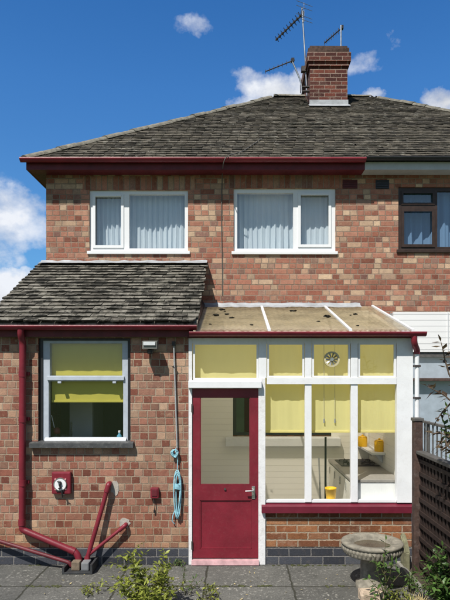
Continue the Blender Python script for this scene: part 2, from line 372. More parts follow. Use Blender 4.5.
def wallmesh(x0, x1, y0, y1, z0, z1, holes):
    """wall in XZ with rectangular holes (hx0,hx1,hz0,hz1), y0..y1 thick"""
    mb = MB()
    xs = sorted({x0, x1, *[h[i] for h in holes for i in (0,1)]}); zs = sorted({z0, z1, *[h[i] for h in holes for i in (2,3)]})
    xs = [x for x in xs if x0 <= x <= x1]; zs = [z for z in zs if z0 <= z <= z1]
    def solid(i, k):
        if not (0 <= i < len(xs)-1 and 0 <= k < len(zs)-1): return False
        cx = (xs[i]+xs[i+1])/2; cz = (zs[k]+zs[k+1])/2
        return not any(h[0] < cx < h[1] and h[2] < cz < h[3] for h in holes)
    for i in range(len(xs)-1):
        for k in range(len(zs)-1):
            if not solid(i, k): continue
            a, b, c, d = xs[i], xs[i+1], zs[k], zs[k+1]
            mb.quad((a,y0,c),(b,y0,c),(b,y0,d),(a,y0,d)); mb.quad((a,y1,c),(a,y1,d),(b,y1,d),(b,y1,c))
            if not solid(i-1, k): mb.quad((a,y0,c),(a,y0,d),(a,y1,d),(a,y1,c))
            if not solid(i+1, k): mb.quad((b,y0,c),(b,y1,c),(b,y1,d),(b,y0,d))
            if not solid(i, k-1): mb.quad((a,y0,c),(a,y1,c),(b,y1,c),(b,y0,c))
            if not solid(i, k+1): mb.quad((a,y0,d),(b,y0,d),(b,y1,d),(a,y1,d))
    bmesh.ops.remove_doubles(mb.bm, verts=mb.bm.verts, dist=1e-5)
    return mb
def add_mesh(mb, q):
    mp = {v: mb.bm.verts.new(v.co) for v in q.bm.verts}
    for f in q.bm.faces: mb.bm.faces.new([mp[v] for v in f.verts]).material_index = f.material_index
    q.bm.free()
def slates(o, along, up, length, bounds, gauge, width, thick, rnd, jit=1.0, mossy=.7):  # mossy: share of front edges given the moss and painted lap shade
    """rows of lapped slates on the slope from o; bounds(j_distance)->(s0,s1) along"""
    mb = MB(); along = Vector(along).normalized(); up = Vector(up).normalized(); n = along.cross(up).normalized()
    if n.z < 0: n = -n
    rows = int(length/gauge)+1
    for j in range(rows):
        t = j*gauge
        if t > length: break
        s0, s1 = bounds(t + gauge*.5)
        if s1-s0 < .03: continue
        s = s0 - (width*.5 if j % 2 else 0) - rnd.random()*.02
        wav = .012*jit
        while s < s1:
            w = width*(1+rnd.uniform(-.12,.12)*jit)
            a, b = max(s, s0), min(s+w-.006, s1); s += w
            if b-a < .025: continue
            lift = thick*(1.15+rnd.random()*.9*jit); sk = rnd.uniform(-.6,.6)*thick*jit
            dt = rnd.uniform(-wav, wav); dt2 = dt+rnd.uniform(-wav, wav)*.7
            top = t+gauge*1.25
            p0 = o+along*a+up*(t+dt)+n*(lift+sk); p1 = o+along*b+up*(t+dt2)+n*(lift-sk)
            p2 = o+along*b+up*top+n*.004; p3 = o+along*a+up*top+n*.004
            d = n*thick
            v = [mb.bm.verts.new(p) for p in (p0,p1,p2,p3)]; q = [mb.bm.verts.new(p-d) for p in (p0,p1)]
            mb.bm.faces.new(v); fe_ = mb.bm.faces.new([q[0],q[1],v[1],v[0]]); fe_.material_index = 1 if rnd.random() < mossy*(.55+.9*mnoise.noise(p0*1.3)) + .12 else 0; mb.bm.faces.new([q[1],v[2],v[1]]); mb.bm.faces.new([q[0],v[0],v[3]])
    return mb
def ridge_run(a, b, r, step, rnd, mb=None):
    mb = mb or MB(); a = Vector(a); b = Vector(b); d = (b-a); L = d.length; d.normalize()
    side = d.cross(Vector((0,0,1))).normalized(); upv = side.cross(d)
    n = int(L/step)
    for i in range(n):
        s0 = i*step; s1 = s0+step*1.04; rr = r*(1+rnd.uniform(-.1,.12)); lift = rnd.uniform(0,.012)
        R0 = []; R1 = []
        for k in range(9):
            th = math.pi*k/8
            off = side*math.cos(th)*rr*1.25 + upv*(math.sin(th)*rr*.75-.03+lift)
            R0.append(mb.bm.verts.new(a+d*s0+off*1.05)); R1.append(mb.bm.verts.new(a+d*s1+off*.97))
        for k in range(8): mb.bm.faces.new([R0[k],R0[k+1],R1[k+1],R1[k]]).smooth = True
        mb.bm.faces.new(R0)
    return mb
def gutter(x0, x1, yc, zt, r):
    """half-round gutter along X, rim height zt"""
    mb = MB(); n = 10
    def ring(x, rr): return [mb.bm.verts.new((x, yc+rr*math.cos(math.pi+math.pi*k/n), zt+rr*math.sin(math.pi+math.pi*k/n))) for k in range(n+1)]
    A, Bq, C, D = ring(x0, r), ring(x1, r), ring(x0, r-.005), ring(x1, r-.005)
    for k in range(n):
        mb.bm.faces.new([A[k],A[k+1],Bq[k+1],Bq[k]]).smooth = True; mb.bm.faces.new([C[k],D[k],D[k+1],C[k+1]]).smooth = True
    mb.bm.faces.new([A[0],Bq[0],D[0],C[0]]); mb.bm.faces.new([A[n],C[n],D[n],Bq[n]])
    mb.bm.faces.new([mb.bm.verts.new(v.co) for v in A]); mb.bm.faces.new([mb.bm.verts.new(v.co) for v in Bq])
    return mb

# ------------------------------------------------------------------ ground
g = MB(); g.quad((-400,-400,-.04),(400,-400,-.04),(400,600,-.04),(-400,600,-.04))
tag(obj('ground', g, 'lawn'), 'grass around the house', 'ground', kind='structure')
g = B(-9, 1.87, 3.2, M+.1, -.2, 0)
tag(obj('patio', g, 'paving'), 'weathered grey concrete paving below the house', 'paving', kind='structure')
g = MB(); n = 24                                    # soil bed between edging and fence
vs = [[g.bm.verts.new((1.93+.5*i/6, 4.0+2.62*j/n, .03+.05*R.random()*(0 < j < n))) for i in range(7)] for j in range(n+1)]
for j in range(n):
    for i in range(6): g.bm.faces.new([vs[j][i],vs[j][i+1],vs[j+1][i+1],vs[j+1][i]])
tag(obj('soil_bed', g, 'soil'), 'narrow strip of soil along the fence', 'soil', kind='structure')
g = B(2.43, 14, 3.2, M+.1, -.2, -.005)
tag(obj('path', g, 'paving'), 'paving on the far side of the fence', 'paving', kind='structure')

# ------------------------------------------------------------------ main house
PARTY = 1.89; XL = -2.83; EAVE_Z = 5.37; EY = 8.12; RUN = 3.9; RISE = 2.83; EXL = -3.07
SOFF = 5.225
house = thing('house', (0, M, 0), 'brick house with white upstairs windows and a mossy slate roof, left half of the pair', 'house')
def upvc(parent, u0, u1, v0, v1, splits, matf='upvc'):
    pass
W1 = (PX(89.3,M), PX(188,M), PZ(252,M), PZ(190,M)); W2 = (PX(233.6,M), PX(335.6,M), PZ(252.3,M), PZ(188.3,M))
INW = (PX(233,M), PX(331,M), PZ(435,M), 2.15)       # window from the house into the porch
DEPTH = 7.6
mb = wallmesh(XL, PARTY, M, M+.26, 0, SOFF+.02, [W1, W2, INW])
add_mesh(mb, wallmesh(XL, PARTY, M+DEPTH-.26, M+DEPTH, 0, SOFF+.02, []))
mb.box(XL, XL+.26, M+.26, M+DEPTH-.26, 0, SOFF+.02)
obj('wall', mb, 'brick_main', house)
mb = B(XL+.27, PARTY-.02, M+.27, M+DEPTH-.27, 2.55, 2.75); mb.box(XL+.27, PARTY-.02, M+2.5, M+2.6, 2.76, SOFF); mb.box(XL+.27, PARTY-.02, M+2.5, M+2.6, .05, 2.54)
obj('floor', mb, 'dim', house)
def hipped(parent, x_out, x_party, mirror):
    """half of the hipped roof; the hip rises from the outer corner"""
    s = 1 if not mirror else -1
    up = Vector((0, RUN, RISE)); L = up.length
    rx = x_out + s*RUN
    def bounds(t):
        k = t/L*RUN
        a, b = (x_out+s*k, x_party) if s > 0 else (x_party, x_out-k)
        return (a, b)
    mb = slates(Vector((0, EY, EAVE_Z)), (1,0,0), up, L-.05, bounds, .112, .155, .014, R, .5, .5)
    deck = MB()
    z = -.012
    deck.quad((x_out,EY,EAVE_Z+z),(x_party,EY,EAVE_Z+z),(x_party,EY+RUN,EAVE_Z+RISE+z),(rx,EY+RUN,EAVE_Z+RISE+z))
    deck.bm.faces.new([deck.bm.verts.new(p) for p in ((x_out,EY,EAVE_Z+z),(rx,EY+RUN,EAVE_Z+RISE+z),(x_out,EY+2*RUN,EAVE_Z+z))])
    deck.quad((x_out,EY+2*RUN,EAVE_Z+z),(rx,EY+RUN,EAVE_Z+RISE+z),(x_party,EY+RUN,EAVE_Z+RISE+z),(x_party,EY+2*RUN,EAVE_Z+z))
    # slates on the side hip
    up2 = Vector((s*RUN, 0, RISE))
    mb2 = slates(Vector((x_out, EY, EAVE_Z)), (0,1,0), up2, L-.05, lambda t: (t/L*RUN, 2*RUN-t/L*RUN), .128, .3, .014, R, 1.0)
    add_mesh(mb, deck); add_mesh(mb, mb2)
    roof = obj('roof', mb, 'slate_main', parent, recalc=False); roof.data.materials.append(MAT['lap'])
    rd = ridge_run((x_out, EY, EAVE_Z), (rx, EY+RUN, EAVE_Z+RISE), .085, .30, R)
    a, b = sorted((rx, x_party)); ridge_run((a, EY+RUN, EAVE_Z+RISE), (b, EY+RUN, EAVE_Z+RISE), .085, .33, R, rd)
    obj('ridge_tiles', rd, 'ridge', roof)
    return roof
roof = hipped(house, EXL, PARTY, False)
# chimney shared on the ridge
CX0, CX1, CY0, CY1 = 1.50, 2.25, 11.2, 12.35
ch = obj('chimney', B(CX0, CX1, CY0, CY1, 7.2, 8.62), 'brick_chim', roof)
mb = B(CX0-.03, CX1+.03, CY0-.03, CY1+.03, 8.40, 8.483); mb.box(CX0-.06, CX1+.06, CY0-.06, CY1+.06, 8.485, 8.66)
obj('corbel', mb, 'brick_chim', ch)
mb = B(CX0-.035, CX1+.035, CY0-.035, CY1+.035, 8.662, 8.75); mb.box(CX0-.0, CX1+.0, CY0, CY1, 8.751, 8.82)
for v in mb.bm.verts: v.co += Vector((R.uniform(-.012,.012), R.uniform(-.012,.012), R.uniform(-.004,.012)))
obj('chimney_cap', mb, plain('sooty chimney brick', (.075,.045,.036), .95, .5, 14, 1.0, dirt=.4, dirtc=(.03,.027,.025)), ch)
zc = EAVE_Z + (CY0-EY)*RISE/RUN
mb = B(CX0-.012, CX1+.012, CY0-.015, CY0-.003, zc-.02, zc+.13); mb.prism([(CX0-.03,CY0-.01,zc+.03),(CX1+.03,CY0-.01,zc+.03),(CX1+.03,CY0-.16,zc-.065),(CX0-.03,CY0-.16,zc-.065)], (0,0,.01))
obj('flashing', mb, 'lead', ch)
# fascia, soffit and gutter
mb = B(EXL+.05, PARTY, EY+.035, EY+.06, SOFF, EAVE_Z-.01); mb.box(EXL+.03, EXL+.05, EY+.035, EY+2*RUN-.04, SOFF, EAVE_Z-.01)
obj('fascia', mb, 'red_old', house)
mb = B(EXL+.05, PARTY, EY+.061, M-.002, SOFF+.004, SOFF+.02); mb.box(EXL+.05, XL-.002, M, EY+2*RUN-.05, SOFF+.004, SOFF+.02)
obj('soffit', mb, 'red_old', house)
mb = gutter(EXL-.03, PARTY, EY-.025, 5.365, .055)
obj('gutter', mb, 'red', house)
def leaf_window(parent, W, yf, frames, label=None, mat='upvc', glass='glass2', ft=.05, sill=True, name='window', deep=.07):
    """frames: list of (x0,x1,z0,z1, sash width) light openings; W outer rectangle"""
    x0, x1, z0, z1 = W
    fr = wallmesh(x0, x1, yf, yf+deep, z0, z1, [f[:4] for f in frames])
    w = obj(name, fr, mat, parent, label)
    for f in frames:
        a, b, c, d, sw, pr = f
        if sw:
            s = wallmesh(a-.012, b+.012, yf-pr, yf-.002, c-.012, d+.012, [(a+sw, b-sw, c+sw, d-sw)])
            obj('sash', s, mat, w)
        s = sw or 0
        obj('pane', G(a-.001+s*.9, b+.001-s*.9, yf+.028, yf+.034, c-.001+s*.9, d+.001-s*.9), glass, w)
    if sill:
        obj('sill', B(x0-.03, x1+.03, yf-.06, yf-.003, z0-.035, z0+.012, bev=.006), mat, w)
    return w
YU = M+.03
w1 = leaf_window(house, W1, YU, [(PX(93.2,M), PX(122.6,M), PZ(246.7,M), PZ(194.8,M), .028, .014), (PX(128.8,M), PX(184.6,M), PZ(248,M), PZ(193.7,M), 0, 0)])
obj('trickle_vent', B(PX(95,M), PX(121,M), YU-.03, YU-.015, PZ(196.2,M), PZ(194.4,M)), 'upvc', w1)
w2 = leaf_window(house, W2, YU, [(PX(237.2,M), PX(293.4,M), PZ(248.2,M), PZ(192.2,M), 0, 0), (PX(299,M), PX(330.6,M), PZ(246,M), PZ(193,M), .028, .014)])
obj('trickle_vent', B(PX(302,M), PX(328,M), YU-.03, YU-.015, PZ(195,M), PZ(193.3,M)), 'upvc', w2)
leaf_window(house, INW, M-.02, [(INW[0]+.05, INW[0]+.72, INW[2]+.04, INW[3]-.05, 0, 0), (INW[0]+.77, INW[1]-.05, INW[2]+.04, INW[3]-.05, 0, 0)], mat='dark', glass='glassdark', sill=False)
obj('inner_sill', B(INW[0]-.11, INW[1]+.12, M-.16, M-.03, INW[2]-.15, INW[2]-.03, bev=.008), 'white', house)
def airbrick(parent, u0, u1, v0, v1, mat):
    x0, x1, z0, z1 = PX(u0,M), PX(u1,M), PZ(v1,M), PZ(v0,M)
    mb = B(x0, x1, M-.008, M+.01, z0, z1)
    for k in range(5):
        z = z0+(z1-z0)*(k+.5)/5; mb.box(x0+.012, x1-.012, M-.018, M-.009, z-.006, z+.006)
    return obj('air_brick', mb, mat, parent)
airbrick(house, 342.7, 357.3, 180, 188.6, plain('maroon air brick', (.085,.013,.016), .6)); 
# curtains behind the upstairs glass
def curtain(W, y, name, label, mat, folds, seed, x0=None, x1=None):
    rr = random.Random(seed); x0 = W[0]+.02 if x0 is None else x0; x1 = W[1]-.02 if x1 is None else x1; z0, z1 = W[2]+.02, W[3]+.03
    mb = MB(); nx = int((x1-x0)/.008); nz = 10; rows = []
    ph = [rr.uniform(0, 6.28) for _ in range(4)]
    for j in range(nz+1):
        t = j/nz; rw = []
        for i in range(nx+1):
            x = x0+(x1-x0)*i/nx; k = (x-x0)
            d = (1.4/folds)*math.sin(k*folds+ph[0]+.7*math.sin(k*5+ph[1]))+(.6/folds)*math.sin(k*folds*2.3+ph[2]) + .02*math.sin(k*7+ph[3])
            d *= (.55+.45*(1-t))*(.6+.6*mnoise.noise(Vector((k*2.1, seed, t*.6)))+.25); rw.append(mb.bm.verts.new((x+.008*math.sin(t*3+k*9)*(1-t), y+d, z0+(z1-z0)*t)))
        rows.append(rw)
    for A, Bq in zip(rows, rows[1:]):
        for i in range(nx): mb.bm.faces.new([A[i],A[i+1],Bq[i+1],Bq[i]]).smooth = True
    return tag(obj(name, mb, mat, base=(x0, y, z0), recalc=False), label, 'curtain', 'net curtains upstairs' if mat == 'net' else None)
for W in (W1, W2): obj('lintel', B(W[0]-.10, W[1]+.10, M-.003, M+.05, W[3]+.004, W[3]+.205), 'brick_soldier', house)
curtain(W1, M+.20, 'net_curtain', 'white net curtain behind the upstairs window above the slate kitchen roof', 'net', 78, 1)
curtain(W2, M+.20, 'net_curtain', 'white net curtain behind the upstairs window above the glazed porch', 'net', 70, 2)

# ------------------------------------------------------------------ neighbour house
nb = thing('house', (6.0, M, 0), 'right half of the brick pair, with brown window and grey fascia', 'house')
XR = 2*PARTY-XL; EXR = 2*PARTY-EXL
WN = (PX(398.4,M), PX(398.4,M)+2.0, PZ(250.5,M), PZ(186.7,M))
mb = wallmesh(PARTY, XR, M, M+.26, 0, SOFF+.02, [WN])
add_mesh(mb, wallmesh(PARTY, XR, M+DEPTH-.26, M+DEPTH, 0, SOFF+.02, []))
mb.box(XR-.26, XR, M+.26, M+DEPTH-.26, 0, SOFF+.02)
obj('wall', mb, 'brick_main', nb)
mb = B(PARTY+.02, XR-.27, M+.27, M+DEPTH-.27, 2.55, 2.75); mb.box(PARTY+.02, XR-.27, M+2.5, M+2.6, 2.76, SOFF)
obj('floor', mb, 'dim', nb)
hipped(nb, EXR, PARTY, True)
mb = B(PARTY+.003, EXR-.05, EY+.035, EY+.06, SOFF, EAVE_Z-.03); mb.box(EXR-.05, EXR-.03, EY+.035, EY+2*RUN-.04, SOFF, EAVE_Z-.03)
obj('fascia', mb, 'greyfascia', nb)
mb = B(PARTY+.003, EXR-.05, EY+.061, M-.002, SOFF+.004, SOFF+.02); mb.box(XR+.002, EXR-.05, M, EY+2*RUN-.05, SOFF+.004, SOFF+.02)
obj('soffit', mb, 'greyfascia', nb)
obj('gutter', gutter(PARTY+.003, EXR+.03, EY-.025, 5.385, .05), 'blackpvc', nb)
a = PX(402.5,M); b = PX(434.5,M); c = PX(438,M)
leaf_window(nb, WN, M+.03, [(a, b, PZ(203.5,M), PZ(191.5,M), .02, .012), (a, b, PZ(246,M), PZ(209,M), .03, .014), (c, WN[1]-.62, PZ(246.5,M), PZ(190.5,M), 0, 0), (WN[1]-.57, WN[1]-.07, PZ(246.5,M), PZ(190.5,M), .03, .014)], mat='brown')
airbrick(nb, 375.6, 389, 180, 189, 'blackpvc')
curtain(WN, M+.22, 'curtain', 'curtain behind the brown framed window next door, coloured blue for the reflected sky', 'skytint_curtain', 34, 5)

# ------------------------------------------------------------------ kitchen extension
kit = thing('kitchen_extension', (-1.6, F, 0), 'single storey brick kitchen with a lichened slate roof and one sash window', 'extension')
KX0, KX1 = -2.83, PX(188.4, F)
ZS = 2.78
KW = (PX(41.2,F), PX(127.6,F), PZ(442.5,F), PZ(340.5,F)); KH = (PX(38,F), PX(130.5,F), KW[2], PZ(338,F))
PL = .205                                           # top of the blue brick plinth
mb = wallmesh(KX0, KX1, F, F+.23, PL, ZS, [KH])
mb.box(KX0, KX0+.23, F+.23, M-.003, PL, ZS)
# right cheek wall with sloping top
ry0, rz0, ry1, rz1 = F-.14, 2.845, M-.01, 3.90
sl = (rz1-rz0)/(ry1-ry0)
def roofz(y): return rz0+(y-ry0)*sl
mb.prism([(KX1-.23,F+.23,PL),(KX1-.23,M-.003,PL),(KX1-.23,M-.003,roofz(M)-.05),(KX1-.23,F+.23,roofz(F+.23)-.05)], (.23,0,0))
mb.prism([(KX0,F+.23,ZS+.002),(KX0,M-.003,ZS+.002),(KX0,M-.003,roofz(M)-.05),(KX0,F+.23,roofz(F+.23)-.05)], (.23,0,0))
obj('wall', mb, 'brick_kit', kit)
mb = B(KX0-.004, KX1-.001, F-.004, F+.23, -.02, PL-.001); mb.box(KX0-.004, KX0+.23, F+.232, M-.003, -.02, PL-.001); mb.box(KX1-.23, KX1-.001, F+.232, M-.003, -.02, PL-.001)
obj('plinth', mb, 'brick_blue', kit)
RX0, RX1 = -2.93, -.415
up = Vector((0, ry1-ry0, rz1-rz0)); UL = up.length
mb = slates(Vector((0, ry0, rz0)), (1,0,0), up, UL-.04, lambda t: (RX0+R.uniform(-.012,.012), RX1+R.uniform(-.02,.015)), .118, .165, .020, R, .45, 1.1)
mb.prism([(RX0+.02,ry0+.03,rz0-.045),(RX1-.02,ry0+.03,rz0-.045),(RX1-.02,ry1,rz1-.045),(RX0+.02,ry1,rz1-.045)], (0,0,.035))
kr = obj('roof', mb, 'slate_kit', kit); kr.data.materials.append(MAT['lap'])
mb = MB(); R2 = random.Random(5); n = 30; top=[]; bot=[]
for i in range(n+1):
    x = RX0+.03+(RX1-RX0-.03)*i/n
    top.append((x, M-.012, rz1+.048+R2.uniform(-.008,.008))); bot.append((x, M-.13-R2.uniform(0,.02), rz1-.012))
for i in range(n):
    mb.quad(top[i], top[i+1], (top[i+1][0], M-.03, rz1+.028), (top[i][0], M-.03, rz1+.028)); mb.quad((top[i][0], M-.03, rz1+.028), (top[i+1][0], M-.03, rz1+.028), bot[i+1], bot[i])
obj('flashing', mb, 'lead', kr)
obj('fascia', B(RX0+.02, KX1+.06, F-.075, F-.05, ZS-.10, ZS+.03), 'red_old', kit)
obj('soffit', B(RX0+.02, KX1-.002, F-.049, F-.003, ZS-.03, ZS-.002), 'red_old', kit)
obj('gutter', gutter(RX0-.05, KX1+.11, F-.135, ZS+.028, .055), 'red', kit)
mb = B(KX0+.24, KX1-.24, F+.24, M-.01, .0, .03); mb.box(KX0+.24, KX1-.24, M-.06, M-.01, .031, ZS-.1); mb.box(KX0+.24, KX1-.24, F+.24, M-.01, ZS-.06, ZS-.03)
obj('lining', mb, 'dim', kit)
# sash window
yk = F+.05
kw = leaf_window(kit, (KW[0]+.006, KW[1]-.006, KW[2], KW[3]), yk, [(PX(47.2,F), PX(122.4,F), PZ(438.2,F), PZ(381.2,F), 0, 0), (PX(48.3,F), PX(121.4,F), PZ(375.6,F), PZ(343,F), 0, 0)], mat='greyframe', glass='glass', sill=False)
obj('reveal_shade_frame', wallmesh(KH[0], KH[1], yk-.012, yk+.08, KH[2], KH[3], [(KW[0]+.005, KW[1]-.005, KW[2]-.001, KW[3])]), 'blackpvc', kw)  # black frame ring, also standing in for shade in the window reveal
obj('meeting_rail', B(PX(46,F), PX(123.6,F), yk-.025, yk-.002, PZ(380.3,F), PZ(376.2,F), bev=.004), 'greyframe', kw)
obj('bottom_rail', MB().prism([(PX(44,F), yk-.002, PZ(438.0,F)), (PX(44,F), yk-.04, PZ(440.0,F)), (PX(44,F), yk-.04, PZ(442,F)), (PX(44,F), yk-.002, PZ(442,F))], (PX(125.6,F)-PX(44,F),0,0)), 'white', kw)
for u in (59, 114): obj('catch', B(PX(u,F)-.02, PX(u,F)+.02, yk-.04, yk-.003, PZ(383.4,F), PZ(381.4,F), bev=.004), 'greyframe', kw)
obj('sill', MB().prism([(PX(31,F), F+.049, PZ(440.6,F)), (PX(31,F), F-.07, PZ(442.6,F)), (PX(31,F), F-.07, PZ(447.2,F)), (PX(31,F), F+.049, PZ(447.2,F))], (PX(134,F)-PX(31,F),0,0)), 'stone_sill', kw)

def blind(x0, x1, z0, z1, y, label, mat, seed, cord=False):
    rr = random.Random(seed); t = thing('roller_blind', ((x0+x1)/2, y, z0), label, 'blind', 'yellow roller blinds of the glazed porch' if mat == 'blind_y' else None)
    mb = MB(); n = 26; rows = []; p = rr.uniform(0,6)
    for j in range(9):
        q = j/8
        rows.append([mb.bm.verts.new((x0+(x1-x0)*i/n, y+.004*math.sin(i*.55+p)*(1-q)+.002*math.sin(i*1.3+p+q*3), z0+(z1-z0)*q)) for i in range(n+1)])
    for A, Bq in zip(rows, rows[1:]):
        for i in range(n): mb.bm.faces.new([A[i],A[i+1],Bq[i+1],Bq[i]]).smooth = True
    obj('cloth', mb, mat, t, recalc=False)
    obj('hem_bar', B(x0+.002, x1-.002, y-.011, y+.008, z0-.028, z0-.001, bev=.004), mat, t)
    obj('roller', MB().tube([(x0-.01,y+.03,z1+.008),(x1+.01,y+.03,z1+.008)], .021), 'white', t)
    if cord:
        for dx_ in (.36, .62):
            x = x0+(x1-x0)*dx_
            obj('pull_cord', MB().tube([(x,y-.015,z1-.02),(x,y-.02,z0+.14)], .0022, 5).tube([(x,y-.02,z0+.14),(x,y-.02,z0+.09)], .009, 6), 'cable_grey', t)
    return t
blind(PX(48,F)-.0, PX(122,F), PZ(400.5,F), PZ(341.5,F), yk+.085, 'olive green roller blind half down behind the kitchen sash window', 'blind_g', 3)
# things seen through the kitchen window
yi = F+.31
bl = thing('kitchen_counter', (-1.6, yi+.3, 0), 'dark worktop and units under the kitchen window', 'counter')
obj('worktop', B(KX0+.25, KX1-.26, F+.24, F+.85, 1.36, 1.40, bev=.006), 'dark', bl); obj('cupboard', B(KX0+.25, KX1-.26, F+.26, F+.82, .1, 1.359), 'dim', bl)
t = thing('fridge', (PX(78,8.0), 7.95, .03), 'pale fridge standing in the dark kitchen', 'fridge')
x0, x1 = PX(70,7.7), PX(93,7.7)
obj('body', B(x0, x1, 7.72, 8.3, .035, 1.95, bev=.01), 'fridge', t); obj('door', B(x0, x1, 7.67, 7.716, .06, 1.94, bev=.01), 'fridge', t); obj('handle', B(x0+.03, x0+.05, 7.63, 7.668, 1.3, 1.6, bev=.004), 'chrome', t)
zi = 1.401
x = PX(56, 6.9)
t = thing('dish_brush', (x, 6.9, zi), 'white handled brush with a dark red head standing in the kitchen window', 'brush')
obj('jar', MB().lathe([(.038,zi),(.04,zi+.10),(.036,zi+.10),(.034,zi+.012)], x, 6.9, 16, True, True), 'dark', t)
obj('handle', MB().tube([(x+.02,6.9,zi+.02),(x-.05,6.88,zi+.34)], .006, 6), 'white', t)
obj('head', MB().lathe([(.01,zi+.10),(.042,zi+.115),(.048,zi+.15),(.03,zi+.185),(.005,zi+.19)], x+.005, 6.9, 14), 'maroonplastic', t)
x = PX(119.5, 6.9)
t = thing('bottle', (x, 6.9, zi), 'small blue bottle at the right edge of the kitchen window', 'bottle')
obj('body', MB().lathe([(.03,zi),(.033,zi+.01),(.033,zi+.085),(.013,zi+.11),(.013,zi+.125)], x, 6.9, 16), 'bluebottle', t); obj('cap', MB().lathe([(.016,zi+.1255),(.016,zi+.15)], x, 6.9, 12), 'white', t)
x = PX(63, 6.95)
t = thing('mug', (x, 6.95, zi), 'dark mug beside the brush in the kitchen window', 'mug')
obj('body', MB().lathe([(.035,zi),(.04,zi+.01),(.04,zi+.10),(.036,zi+.10),(.034,zi+.014)], x, 6.95, 18), 'dark', t); obj('handle', MB().tube([(x+.036,6.95,zi+.085),(x+.07,6.95,zi+.075),(x+.07,6.95,zi+.035),(x+.036,6.95,zi+.025)], .006, 6), 'dark', t)

# ------------------------------------------------------------------ glazed porch
po = thing('glazed_porch', (.8, F, 0), 'white timber glazed lean-to with a maroon door and tan sheet roof', 'porch')
X0, X1 = PX(188.6,F), PX(412.8,F)
YB = F+.075                                        # back of the frame
zt = PZ(337.5,F)
# dwarf wall and plinth
xd = PX(262.3,F)
DZ = PZ(511.5,F)
obj('dwarf_wall', B(xd, X1-.01, F+.012, F+.16, PL+.002, DZ), 'brick_dwarf', po)
obj('plinth', B(xd, X1-.006, F+.008, F+.16, -.02, PL), 'brick_blue', po)
SZ = PZ(502.5,F)
mb = MB().prism([(xd-.01,YB,SZ),(xd-.01,F-.06,SZ-.035),(xd-.01,F-.06,PZ(512,F)+.0),(xd-.01,YB,PZ(512,F))], (X1+.01-xd,0,0))
obj('sill', mb, 'redsill', po)
TZ0, TZ1 = PZ(384.3,F), PZ(377.6,F)                 # transom
def post(u0, u1, v0, v1, y0=F, mat='white', name='post'):
    return obj(name, B(PX(u0,F), PX(u1,F), y0, YB, PZ(v1,F), PZ(v0,F), bev=.004), mat, po)
post(188.6, 192.2, 337.5, 564.5, F-.012, 'flake', 'door_jamb')
post(258.6, 266.6, 337.5, 378, F, 'white'); post(258.4, 265.4, 378, 564.5, F-.012, 'flake', 'door_jamb')
post(305.0, 311.6, 337.5, 502.3); post(351.0, 357.9, 337.5, 502.3); post(396.6, 412.8, 337.5, 502.6, F-.012)
obj('head_rail', B(X0, X1, F+.006, YB-.003, PZ(343.5,F), PZ(336,F)), 'white', po)
obj('transom', B(PX(266.6,F)+.002, PX(396.6,F)-.002, F-.012, YB-.004, TZ0, TZ1, bev=.004), 'white', po)
obj('bottom_rail', B(PX(265.6,F), PX(396.4,F), F+.01, YB-.006, SZ-.002, PZ(500.3,F)), 'white', po)
obj('door_head', MB().prism([(PX(188.8,F), F-.0125, PZ(380.2,F)), (PX(188.8,F), F-.075, PZ(381.6,F)), (PX(188.8,F), F-.075, PZ(387.6,F)), (PX(188.8,F), F-.0125, PZ(388.2,F))], (PX(261.3,F)-PX(188.8,F),0,0)), 'white', po)
obj('door_head', B(PX(192.4,F), PX(258.2,F), F-.010, YB, PZ(388.4,F), PZ(380,F)), 'white', po)
# opening top lights: thin sash frames
for (a, b) in ((193,258.4),(267.2,304.4),(312.2,350.4),(358.4,396.2)):
    sw = .022
    fr = wallmesh(PX(a,F), PX(b,F), F+.008, F+.045, TZ1+.003 if a > 200 else PZ(379.8,F), PZ(342,F), [(PX(a,F)+sw, PX(b,F)-sw, (TZ1 if a > 200 else PZ(379.8,F))+sw, PZ(342,F)-sw-.008)])
    tl = obj('top_light', fr, 'white', po)
    pn = G(PX(a,F)+.015, PX(b,F)-.015, F+.024, F+.029, TZ1+.015, PZ(342,F)-.02)
    pn = obj('pane', pn, 'glass', tl)
for (a, b) in ((265.4,305.0),(311.6,351.0),(357.9,396.6)):
    obj('pane', G(PX(a,F)+.001, PX(b,F)-.001, F+.034, F+.039, PZ(500.3,F)+.001, TZ0-.001), 'glass', po)
# round window ventilator in the middle top light
cx, cz = PX(332,F), PZ(359.2,F)
def disc_ring(r0, r1, y0, y1, cx, cz, seg=32):
    mb = MB(); rg = [[mb.bm.verts.new((cx+r*math.cos(2*math.pi*k/seg), y, cz+r*math.sin(2*math.pi*k/seg))) for k in range(seg)] for r, y in ((r0,y0),(r1,y0),(r1,y1),(r0,y1))]
    for q in range(4):
        A, Bq = rg[q], rg[(q+1) % 4]
        for k in range(seg): mb.bm.faces.new([A[k],A[(k+1)%seg],Bq[(k+1)%seg],Bq[k]])
    return mb
vt = obj('ventilator', disc_ring(.072, .092, F+.004, F+.05, cx, cz), plain('yellowed plastic', (.48,.43,.27), .4, .1), po)
obj('hub', disc_ring(.001, .022, F+.002, F+.05, cx, cz, 16), 'chrome', vt)
mb = MB()
for k in range(10):
    a = 2*math.pi*k/10; d = Vector((math.cos(a),0,math.sin(a))); p = Vector((-d.z,0,d.x)); c = Vector((cx,0,cz))
    mb.prism([c+d*.02+p*.006+Vector((0,F+.012,0)), c+d*.075+p*.013+Vector((0,F+.012,0)), c+d*.075-p*.009+Vector((0,F+.022,0)), c+d*.02-p*.004+Vector((0,F+.022,0))], (0,.004,0))
obj('blades', mb, 'metal', vt)
